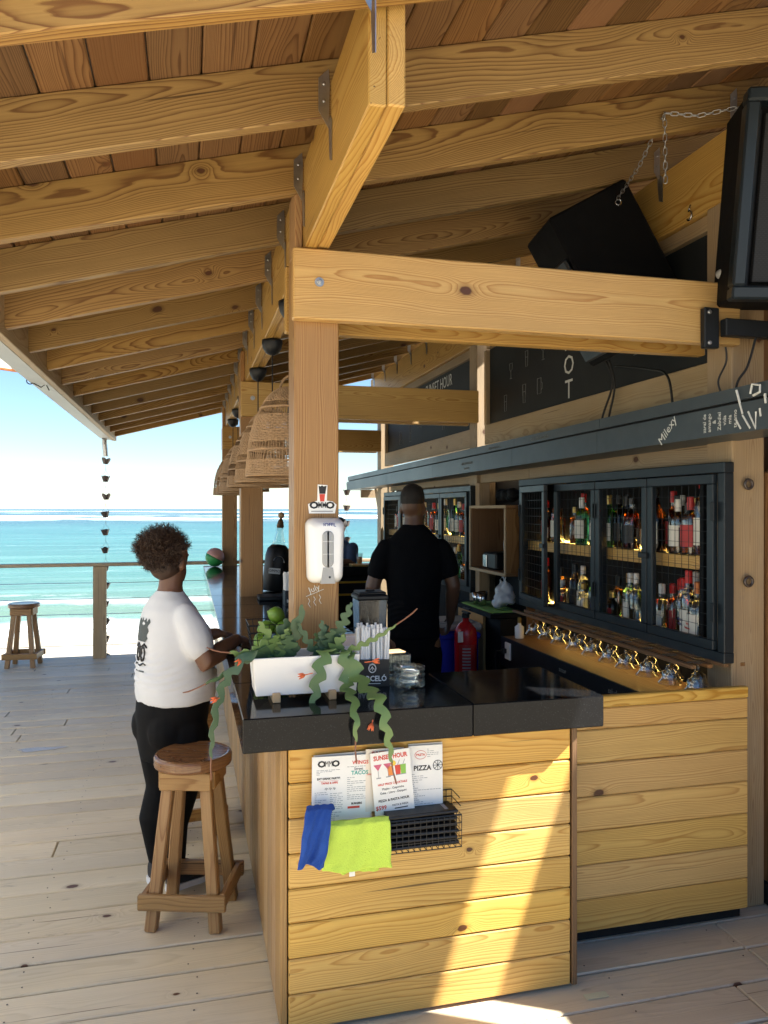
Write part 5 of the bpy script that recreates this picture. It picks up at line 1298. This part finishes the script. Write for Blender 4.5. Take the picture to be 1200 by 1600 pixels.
plant('fishbone_cactus', 'fishbone cactus in the left of the white planter trailing towards the stool', tuft(.30, 8, 4) + [
 ([(.29, 2.66, zl), (.25, 2.62, 1.235), (.20, 2.60, 1.215), (.13, 2.585, 1.225)], .018, (0, -.3, 1), 6, 'leaf_green', True),
 ([(.29, 2.66, zl), (.22, 2.6, 1.225), (.14, 2.56, 1.17), (.10, 2.55, 1.10), (.075, 2.55, .98), (.07, 2.55, .89)], .014, (1, .3, .2), 9, 'leaf_grey', True),
 ([(.28, 2.66, zl), (.20, 2.60, 1.20), (.12, 2.57, 1.16), (.05, 2.56, 1.13)], .012, (0, -.6, 1), 5, 'leaf_grey', True),
 ([(.29, 2.66, zl), (.27, 2.64, 1.25), (.23, 2.62, 1.32)], .016, (1, -.2, .3), 5, 'leaf_green', False),
 ([(.30, 2.67, zl), (.31, 2.66, 1.25), (.33, 2.66, 1.32)], .026, (1, .3, 0), 4, 'leaf_grey', False),
 ([(.31, 2.66, zl), (.345, 2.65, 1.23), (.36, 2.64, 1.29), (.38, 2.63, 1.37)], .021, (1, .1, -.3), 4, 'leaf_grey', False),
 ([(.30, 2.66, zl), (.29, 2.64, 1.24), (.285, 2.62, 1.27)], .022, (1, .2, .1), 4, 'leaf_green', False),
 ([(.31, 2.65, zl), (.33, 2.63, 1.23), (.325, 2.61, 1.27)], .024, (1, -.1, .1), 4, 'leaf_grey', False)],
 [((.165, 2.575, 1.20), (-.4, -.5, -.2)), ((.09, 2.545, 1.085), (-.7, -.4, -.1))], (.29, 2.66, 1.18))
plant('fishbone_cactus', 'fishbone cactus in the right of the white planter hanging over the counter edge', tuft(.475, 8, 9) + [
 ([(.47, 2.64, zl), (.455, 2.59, 1.215), (.43, 2.565, 1.16), (.41, 2.555, 1.08), (.40, 2.54, 1.015)], .020, (1, -.1, .15), 6, 'leaf_green', False),
 ([(.49, 2.64, zl), (.515, 2.58, 1.205), (.52, 2.565, 1.13), (.515, 2.535, 1.095), (.513, 2.43, 1.085), (.511, 2.372, 1.03), (.510, 2.37, .965)], .017, (1, -.1, .1), 8, 'leaf_green', True),
 ([(.49, 2.64, zl), (.535, 2.575, 1.19), (.555, 2.555, 1.13), (.575, 2.47, 1.10), (.592, 2.40, 1.085), (.605, 2.368, 1.02), (.618, 2.366, .95), (.627, 2.366, .89)], .019, (1, -.15, .25), 10, 'leaf_green', True),
 ([(.47, 2.66, zl), (.46, 2.66, 1.24), (.45, 2.66, 1.31)], .016, (1, .1, .1), 6, 'leaf_grey', False),
 ([(.48, 2.66, zl), (.50, 2.66, 1.25), (.53, 2.65, 1.31), (.555, 2.65, 1.37)], .019, (1, .1, -.2), 7, 'leaf_grey', False),
 ([(.47, 2.66, zl), (.48, 2.65, 1.24), (.485, 2.64, 1.28)], .022, (1, .2, .1), 4, 'leaf_grey', False),
 ([(.48, 2.65, zl), (.50, 2.64, 1.22), (.525, 2.63, 1.26)], .020, (1, -.1, -.2), 4, 'leaf_green', False),
 ([(.44, 2.66, zl), (.40, 2.64, 1.24), (.36, 2.62, 1.31)], .012, (.5, .1, .6), 5, 'leaf_grey', False),
 ([(.50, 2.64, zl), (.56, 2.60, 1.22), (.63, 2.58, 1.255), (.70, 2.57, 1.30)], .009, (0, -.2, 1), 8, 'leaf_green', True)],
 [((.375, 2.55, 1.145), (-.9, -.3, -.1)), ((.57, 2.40, 1.01), (-.3, -.3, -.8)), ((.615, 2.57, 1.175), (1, -.2, .1))], (.48, 2.66, 1.18))

# straw boxes
STRAWS = 'paper straws in the boxes'
def straw_box(x, y, rot, which, n):
    t = thing('straw_box', f'black straw box with white lettering {which}', 'box', T(x, y, 1.05) @ RZ(rot))
    b = MB(); h = .1
    for (a, d, c, e) in ((-.062, .062, -.040, -.037), (-.062, .062, .037, .040), (-.062, -.059, -.037, .037), (.059, .062, -.037, .037)): b.box(a, d, c, e, .001, h)
    b.box(-.059, .059, -.037, .037, .001, .004); b.build('case', 'label_black', t)
    b = MB(); b.box(-.059, .059, .030, .0368, .004, .20, .001); b.build('back_card', 'white_paper', t)
    Mt = WM[t.name] @ T(0, -.0405, .03) @ axes((1, 0, 0), (0, 0, 1), (0, -1, 0))
    text('lettering', 'BARCELÓ', .027, Mt @ T(0, .0, .0003), 'ink_white', t, bold=.0006, sx=.9)
    b = MB(); b.box(-.03, .03, -.0185, -.0165, .0003, .0007); b.build('fine_print', 'ink_white', t, Mt)
    b = MB(); b.tube([(.013*math.cos(a), .038+.015*math.sin(a), .0006) for a in [2*PI*k/18 for k in range(18)]], .0022, 4, closed=True)
    for k in range(5): b.tube([(-.009+.0045*k, .052, .0006), (-.009+.0045*k, .058-.002*abs(k-2), .0006)], .0014, 4)
    b.tube([(-.007, .034, .0006), (0, .044, .0006), (.007, .034, .0006)], .0016, 4); b.tube([(0, .03, .0006), (0, .046, .0006)], .0014, 4); b.build('crest', 'ink_white', t, Mt)
    me = MB().tube([(0, 0, 0), (.001, 0, .1), (0, 0, .205)], .0046, 7).mesh('straw', 'straw_paper', False)
    k = 0
    for j in range(4):
        for i in range(n):
            xx = -.053+.106*i/(n-1); yy = -.028+.017*j
            M = WM[t.name] @ T(xx, yy, .006) @ RX(R.uniform(-.05, .03)) @ RY(R.uniform(-.05, .05))
            o = link(bpy.data.objects.new('straw', me), M @ Matrix.Diagonal((1, 1, R.uniform(.96, 1.08), 1))); tag(o, f'white wrapped straw standing in the straw box {which}', 'straw', f'straws in the box {which}'); k += 1
    return t
straw_box(.655, 2.765, math.radians(-9), 'beside the planter', 13)
straw_box(.685, 5.2, math.radians(6), 'further along the bar', 11)

# glass jar and glass tray of coasters
jr = thing('glass_jar', 'round clear glass jar with ribbed rim holding napkins on the counter', 'jar', T(.782, 2.70, 1.05))
b = MB(); b.lathe([(1e-5, .001), (.050, .001), (.056, .008), (.057, .03), (.053, .04), (.058, .046), (.053, .053), (.056, .06), (.057, .075), (.0535, .0765), (.052, .06), (.049, .052), (.053, .046), (.049, .04), (.053, .03), (.052, .010), (.047, .006), (1e-5, .006)], 28, cap=False); b.build('bowl', 'thin_glass', jr, smooth=True)
b = MB()
for k in range(9): b.box(-.028, .028, -.018, .018, .008+.006*k, .0125+.006*k, .001, RZ(R.random()*3) @ T(R.uniform(-.008, .008), 0, 0) @ RX(R.uniform(-.2, .2)))
b.build('napkin_scraps', 'white_paper', jr)
tr = thing('glass_tray', 'ribbed rectangular glass ashtray stacked with wooden coasters behind the jar', 'tray', T(.755, 2.815, 1.05))
b = MB(); b.box(-.055, .055, -.042, .042, .001, .105, .004); b.build('glass_block', 'thin_glass', tr)
b = MB()
for k in range(12): b.tube([(-.05+.009*k, -.0435, .045), (-.05+.009*k, -.0435, .10)], .0028, 5)
b.build('ribs', 'thin_glass', tr)
b = MB(); b.box(-.035, .035, -.03, .03, .106, .112, .002, RZ(.15)); b.build('coaster', 'terra_wood', tr)

# limes in a wire basket
lb = thing('lime_basket', 'black wire basket of limes on the bar behind the planter', 'basket', T(.335, 3.15, 1.05))
b = MB(); cx, cyy, z0, z1 = 0, 0, .07, .19
for z, w_ in ((.07, .085), (.10, .09), (.13, .095), (.16, .10), (.19, .105)):
    b.tube([(-w_, -w_*.85, z), (w_, -w_*.85, z), (w_, w_*.85, z), (-w_, w_*.85, z)], .0022, 4, closed=True)
for k in range(9):
    q = -1+k/4
    for s_ in (-1, 1): b.tube([(q*.085, s_*.072, .07), (q*.105, s_*.089, .19)], .0018, 4); b.tube([(s_*.085, q*.072, .07), (s_*.105, q*.089, .19)], .0018, 4)
    b.tube([(q*.085, -.072, .07), (q*.085, .072, .07)], .0018, 4)
for a in (-1, 1):
    for d in (-1, 1): b.tube([(a*.085, d*.072, .07), (a*.085, d*.072, .003)], .003, 5)
b.build('wire_frame', 'black_metal', lb)
lp = [(-.05, -.03, .108, 'lower left front'), (.02, -.04, .108, 'lower right front'), (-.045, .035, .11, 'lower left rear'), (.045, .03, .11, 'lower right rear'), (-.03, -.015, .165, 'left one of the middle layer'), (.035, -.03, .162, 'right front one of the middle layer'), (.02, .035, .166, 'rear one of the middle layer'), (.01, -.005, .218, 'topmost')]
lme = MB().lathe([(1e-5, -.039), (.006, -.036), (.02, -.028), (.031, -.012), (.0335, .002), (.029, .016), (.018, .028), (.007, .034), (.004, .038), (1e-5, .039)], 18, cap=False).mesh('lime', 'lime_skin', True)
for x, y, z, w_ in lp:
    o = link(bpy.data.objects.new('lime', lme), T(.335+x, 3.15+y, 1.05+z) @ Euler((R.random()*6, R.random()*6, R.random()*6)).to_matrix().to_4x4()); tag(o, f'green lime in the wire basket, {w_}', 'lime', 'limes in the wire basket')
# clear container with dark lid
ct = thing('storage_container', 'clear plastic container with black lid on the inner edge of the bar', 'container', T(.755, 3.22, 1.05))
b = MB(); b.loft([((0, 0, .002), (.075, 0, 0), (0, .075, 0)), ((0, 0, .262), (.088, 0, 0), (0, .088, 0)), ((0, 0, .262), (.084, 0, 0), (0, .084, 0)), ((0, 0, .006), (.071, 0, 0), (0, .071, 0))], 4)
b.v = [tuple(RZ(PI/4) @ V(q)) for q in b.v]; b.build('tub', 'smoke_plastic', ct)
b = MB(); b.box(-.068, .068, -.068, .068, .263, .285, .006); b.box(-.06, .06, -.06, .06, .285, .297, .005); b.box(-.02, .02, -.012, .012, .297, .303, .002); b.build('lid', 'black_metal', ct)
b = MB(); b.lathe([(.016, .01), (.016, .12), (.008, .15), (.008, .2)], 12); b.build('bottle_inside', 'dark_glass', ct, smooth=True)
nc = thing('napkin_caddy', 'small wire caddy with white packets behind the straw box', 'caddy', T(.63, 3.05, 1.05))
b = MB(); b.box(-.05, .05, -.03, .03, .003, .14, .006); b.build('packets', 'white_paper', nc)
b = MB()
for z in (.02, .09, .16): b.tube([(-.058, -.038, z), (.058, -.038, z), (.058, .038, z), (-.058, .038, z)], .0025, 5, closed=True)
for a in (-1, 1):
    for d in (-1, 1): b.tube([(a*.058, d*.038, .002), (a*.058, d*.038, .19)], .0025, 5)
b.build('wire_frame', 'black_metal', nc)
# covered flask with glass neck
fl = thing('covered_flask', 'large flask in a dark cover with glass neck and wooden ball on the bar', 'flask', T(.66, 6.12, 1.05) @ RY(math.radians(5)))
MB().lathe([(1e-5, .004), (.098, .004), (.102, .012), (.098, .28), (.085, .335), (.055, .365), (1e-5, .37)], 24, cap=False).build('cover', 'folder_black', fl, smooth=True)
MB().lathe([(.05, .368), (.045, .40), (.028, .47), (.024, .50)], 20).build('glass_neck', 'thin_glass', fl, smooth=True)
b = MB(); b.ball((0, 0, .60), .026, 14); b.build('wooden_ball', 'terra_wood', fl, smooth=True)
b = MB(); b.lathe([(.026, .50), (.03, .515), (.022, .55), (.01, .575)], 14); b.build('stopper', 'dark_wood', fl, smooth=True)
b = MB(); b.box(-.045, .045, -.106, -.102, .14, .185, .001, RZ(-.25)); b.build('sticker', 'sticker_white', fl)
text('lettering', 'OMMO', .028, WM[fl.name] @ RZ(-.25) @ T(0, -.1068, .163) @ axes((1, 0, 0), (0, 0, 1), (0, -1, 0)), 'ink_black', fl)
b = MB(); b.tube([(.045*math.cos(a)+.0, -.104, .22+.06*math.sin(a)) for a in [.2+.28*k for k in range(10)]], .003, 5); b.build('carry_cord', 'galvanised', fl)
tt = thing('tablet_tray', 'flat black tray lying on the bar in front of the covered flask', 'tray', T(.58, 5.55, 1.05)); b = MB(); b.box(-.10, .14, -.10, .10, .001, .03, .006); b.build('tray', 'black_metal', tt)
# far end bits
gb = thing('ball', 'green and pink ball at the far end of the bar beside the last post', 'ball', T(.285, 8.85, 1.05))
cap_ = [(.105*math.cos(a), .105*math.sin(a)) for a in [PI/2*k/8 for k in range(9)]]; cap_[-1] = (1e-5, .105)
MB().lathe(cap_, 22, T(0, 0, .1055) @ RY(.5) @ RX(PI)).build('lower_half', 'bag_green', gb, smooth=True); MB().lathe(cap_, 22, T(0, 0, .106) @ RY(.5)).build('upper_half', 'bag_pink', gb, smooth=True)
dr = thing('drink_glass', 'tumbler of orange drink on the far end of the bar', 'glass', T(1.93, 8.75, 1.05)); MB().lathe([(1e-5, .001), (.03, .001), (.038, .13), (.036, .13), (.028, .006), (1e-5, .006)], 16, cap=False).build('tumbler', 'thin_glass', dr, smooth=True); MB().lathe([(.027, .008), (.033, .09)], 14).build('drink', 'orange_drink', dr)
pf = thing('serving_board', 'pale serving board on the far return of the bar', 'board', T(1.98, 8.66, 1.05)); bbox('board', 1.8, 2.08, 8.56, 8.74, 1.0505, 1.066, 'pine_panel', pf, 'x', 'z', .004)
# phone under the woman's hands
ph_ = thing('phone', 'dark phone lying on the bar under the hands of the woman', 'phone', T(.30, 3.70, 1.05) @ RZ(.6)); b = MB(); b.box(-.04, .04, -.08, .08, .001, .010, .003); b.build('case', 'black_metal', ph_)

# ================================================================== menu basket on the front
bk = thing('menu_basket', 'black wire basket screwed to the front of the counter', 'basket', T(.62, 2.42, .6))
b = MB(); x0, x1, y0, y1 = .385, .865, 2.372, 2.470
for z in (.596, .622, .648, .674, .70): b.tube([(x0, y0, z), (x1, y0, z), (x1, y1, z), (x0, y1, z)], .0017, 4, closed=True)
for z in (.725, .748): b.tube([(x1, y0+.0+.02*(z-.70)/.05, z), (x1, y1, z), (x0, y1, z)], .0017, 4)
nx = 24
for k in range(nx+1):
    x = x0+(x1-x0)*k/nx; b.tube([(x, y0, .70), (x, y0, .596), (x, y1, .596), (x, y1, .75)], .0014, 4)
for k in range(5): yv = y0+(y1-y0)*k/4; b.tube([(x0, yv, .70), (x0, yv, .596), (x1, yv, .596), (x1, yv, .70)], .0014, 4)
for (a, d) in (((x0, y0, .70), (x1, y0, .70)),): b.tube([a, d], .003, 5)
b.build('wire_frame', 'black_metal', bk, world=True)
# black bill folders stacked
for k in range(6):
    z = .603+.0195*k; M = T(.735+R.uniform(-.004, .004), 2.421, z) @ RZ(R.uniform(-.03, .03)) @ RX(-.05*(k == 5))
    f = thing('bill_folder', f'black bill folder, {["bottom", "second lowest", "third lowest", "third highest", "second highest", "topmost"][k]} of the stack in the wire basket', 'folder', M, 'bill folders in the wire basket')
    b = MB(); b.box(-.118, .118, -.044, .044, .009, .0125, .001); b.box(-.118, .118, -.044, .044, .002, .0055, .001); b.tube([(-.118, -.044, .0072), (.118, -.044, .0072)], .0053, 8); b.build('cover', 'folder_black', f)
    b = MB(); b.box(-.112, .112, -.040, .040, .0056, .0089); b.build('pages', 'label_black', f)
    if k == 5: b = MB(); b.box(.08, .092, -.03, .02, .0126, .0130); b.build('mark', 'ink_grey', f)
# menus
MR = random.Random(5)
def lines(b, x0, x1, y0, y1, step, th=.0016):
    y = y1
    while y > y0:
        x = x0
        while x < x1-.004:
            L = MR.uniform(.004, .014); e = min(x+L, x1); b.box(x, e, y-th, y, .0006, .0009); x = e+.0025
            if MR.random() < .18: break
        y -= step
def menu(label, x, y, z, w_, h, rot, tilt, paper='white_paper'):
    M = T(x, y, z) @ axes((1, 0, 0), (0, 0, 1), (0, -1, 0)) @ RX(tilt) @ RZ(rot)
    t = thing('menu_card', label, 'menu', M, 'menus in the wire basket')
    b = MB(); b.box(-w_/2, w_/2, -h/2, h/2, -.0008, .0005); b.build('sheet', paper, t); return t, M
tl = -.06
menu('plain back menu sheet peeking out behind the left menu', .487, 2.459, .79, .19, .225, .01, tl, 'cream_paper')
menu('plain sheet peeking out behind the pizza menu', .77, 2.4635, .80, .12, .225, -.01, tl, 'cream_paper')
t, M = menu('left menu card with food and drink lists standing in the wire basket', .48, 2.447, .785, .195, .225, -.02, tl)
def tt_(s, size, x, y, mat='ink_black', **k): text('lettering', s, size, M @ T(x, y, .0009), mat, t, **k)
tt_('O', .027, -.066, .088, bold=.0012, sx=1.2); tt_('O', .027, -.020, .088, bold=.0012, sx=1.2); tt_('MM', .026, -.043, .088, sx=.62); tt_('EAT DRINK PARTY!', .0088, -.043, .042, bold=.0003); tt_('TAPAS & APPS', .0088, -.040, .028, 'ink_red', bold=.0003)
tt_('WINGS', .0165, .062, .088, 'ink_red', bold=.0004); tt_('TACOS', .0175, .060, .055, 'ink_teal', bold=.0004); tt_('Street', .012, .056, .068); tt_('BURGERS', .0085, .05, -.042, bold=.0003)
b = MB(); lines(b, -.083, -.003, .053, .070, .0045); lines(b, -.088, -.045, -.1, .0, .006); lines(b, -.038, .004, -.1, -.005, .006); lines(b, .018, .085, -.032, .042, .0062); lines(b, .018, .08, .074, .0765, .005)
b.build('fine_print', 'ink_grey', t, M)
b = MB(); b.box(.02, .06, -.057, -.05, .0006, .001, .0); b.box(-.075, -.01, .0345, .0352, .0006, .0009); b.build('red_bar', 'ink_red', t, M)
b = MB()
for k in range(3): b.tube([(-.055+.013*k, .008, .001), (-.051+.013*k, .014, .001), (-.05+.013*k, .006, .001), (-.046+.013*k, .012, .001)], .0008, 4)
b.build('sketch', 'ink_black', t, M)
t, M = menu('pizza menu card at the right end of the wire basket', .768, 2.455, .795, .118, .225, -.015, tl)
tt_('PIZZA', .0225, -.012, .038, bold=.0006); tt_('PASTA', .0105, -.018, .082, 'ink_red', bold=.0003)
b = MB(); lines(b, -.052, .052, -.10, .02, .0065); lines(b, .005, .05, .07, .10, .006); b.build('fine_print', 'ink_grey', t, M)
b = MB(); b.tube([(.042+.016*math.cos(a), .045+.016*math.sin(a), .001) for a in [2*PI*k/16 for k in range(16)]], .0011, 4, closed=True)
for k in range(4): a = k*PI/4; b.tube([(.042-.016*math.cos(a), .045-.016*math.sin(a), .001), (.042+.016*math.cos(a), .045+.016*math.sin(a), .001)], .0009, 4)
b.build('pizza_drawing', 'ink_black', t, M)
b = MB(); b.tube([(-.018+.02*math.cos(a), .082+.014*math.sin(a), .001) for a in [2*PI*k/16 for k in range(16)]], .0008, 4, closed=True); b.build('badge', 'ink_red', t, M)
t, M = menu('sunset hour card leaning behind the front sunset card', .625, 2.448, .81, .13, .20, -.02, tl, 'cream_paper')
tt_('SUNSET', .018, -.02, .085, 'ink_red', bold=.0005, sx=.8); tt_('HALF', .009, -.05, .02, 'ink_red')
t, M = menu('front sunset hour card with colourful cocktail drawings', .648, 2.436, .80, .135, .21, .075, tl)
tt_('SUNSET HOUR', .0205, 0, .086, 'ink_red', bold=.0006, sx=.84); tt_('HALF PRICE COCKTAILS', .0092, 0, .0, 'ink_red', bold=.0002); tt_('Mojito - Caipirinha', .0098, 0, -.015); tt_('Cuba - Libre - Daiquiri', .0098, 0, -.028); tt_('PIZZA & PASTA HOUR', .0105, 0, -.052, bold=.0003); tt_('$599', .018, -.045, -.074, 'ink_red', bold=.0004); tt_('PASTA & PIZZA', .008, .02, -.071)
b = MB(); b.box(.0, .045, -.0835, -.080, .0006, .0009); b.build('fine_print', 'ink_black', t, M)
def drink(cx, mat, kind):
    b = MB()
    if kind == 'v': b.prism([(cx-.014, .066), (cx+.014, .066), (cx, .046)], .0006, .0012)
    else: b.prism([(cx-.010, .056), (cx+.010, .056), (cx+.008, .026), (cx-.008, .026)], .0006, .0012)
    b.build('cocktail_drawing', mat, t, M)
    b = MB()
    if kind == 'v': b.tube([(cx, .046, .001), (cx, .024, .001)], .0009, 4); b.box(cx-.008, cx+.008, .021, .024, .0006, .001)
    else: b.tube([(cx, .056, .001), (cx+.008, .072, .001)], .0009, 4); b.box(cx-.009, cx+.009, .0235, .026, .0006, .001)
    b.build('cocktail_outline', 'ink_grey', t, M)
for cx, mt, kd in ((-.045, 'ink_pink', 'v'), (-.012, 'ink_pink', 'v'), (-.004, 'ink_orange', 'g'), (.022, 'ink_red', 'g'), (.040, 'ink_green', 'g')): drink(cx, mt, kd)
b = MB(); b.lathe([(.009, .0013), (.009, .0016)], 14, T(.008, .064, 0)); b.build('cocktail_drawing', 'ink_yellow', t, M)

# cloths draped over the basket rim
def cloth(name, label, mat, path, width, x0, waves, skew=0., seed=0, shift=0.):
    """path: (y, z) profile swept along X"""
    rr = random.Random(seed); nx = 26; P = []
    for i in range(len(path)-1):
        for k in range(5): t_ = k/5; P.append((path[i][0]*(1-t_)+path[i+1][0]*t_, path[i][1]*(1-t_)+path[i+1][1]*t_))
    P.append(path[-1]); b = MB(); vs = []
    for j, (y, z) in enumerate(P):
        f = j/(len(P)-1)
        for i in range(nx+1):
            u = i/nx; amp = waves*max(0, f-.25)
            vs.append((x0+width*u+shift*f+skew*f*(1-u)+.0012*math.sin(j*.9), y-abs(amp)*(.5+.5*math.sin(u*9+seed+f*2))-.003*math.sin(u*23+j*.5), z+.003*math.sin(u*5+seed)*f-.012*u*f*(seed % 2)))
    n1 = nx+1; b.add(vs, [(j*n1+i, j*n1+i+1, (j+1)*n1+i+1, (j+1)*n1+i) for j in range(len(P)-1) for i in range(nx)])
    o = b.build(name, mat, smooth=True); s_ = o.modifiers.new('t', 'SOLIDIFY'); s_.thickness = .0035; ss = o.modifiers.new('s', 'SUBSURF'); ss.levels = ss.render_levels = 1
    return tag(o, label, 'cloth')
cloth('cleaning_cloth', 'lime green microfibre cloth draped over the front of the wire basket', 'towel_lime', [(2.43, .690), (2.40, .712), (2.375, .722), (2.362, .712), (2.357, .66), (2.352, .60), (2.350, .578)], .232, .388, .018, .01, 3)
cloth('cleaning_cloth', 'lower fold of lime green cloth showing under the front cloth', 'towel_lime', [(2.368, .69), (2.366, .63), (2.366, .57), (2.365, .556)], .16, .425, .006, .04, 6)
cloth('cleaning_cloth', 'crumpled royal blue cloth hanging from the left corner of the wire basket', 'towel_blue', [(2.43, .735), (2.40, .768), (2.374, .762), (2.358, .73), (2.346, .68), (2.342, .635), (2.340, .612)], .085, .370, .045, 0., 5, -.055)
b = MB(); b.box(.487, .505, 2.357, 2.359, .548, .562); tag(b.build('care_tag', 'white_paper'), 'tiny white tag below the lime green cloth', 'tag')

back_print()
for o in list(COL.objects):
    if o.parent and o.name.split('.')[0] in ('fine_print', 'wire_mesh', 'wire_frame', 'ribs', 'woven_shade', 'upright_cane', 'back_print', 'napkin_scraps', 'crest', 'wavy_lines'): o['kind'] = 'stuff'
flush_text()
solid(REM)
# creases where the shirts bunch at the waist and under the arms
for o, z0, z1, amp in ((sh, .86, 1.12, .014), (s2, .93, 1.2, .012)):
    me = o.data; vn = [v.normal.copy() for v in me.vertices]
    for v, n_ in zip(me.vertices, vn):
        if z0 < v.co.z < z1:
            e = math.sin(PI*(v.co.z-z0)/(z1-z0)); a = math.atan2(v.co.y, v.co.x)
            q = v.co.z*105 + 2.2*math.sin(a*1.5+1) + 1.3*math.sin(a*3.1+v.co.z*9)
            v.co += n_*amp*e*(abs(math.sin(q))**2 - .4)*(.5+.5*math.sin(a*2.3+v.co.z*14))
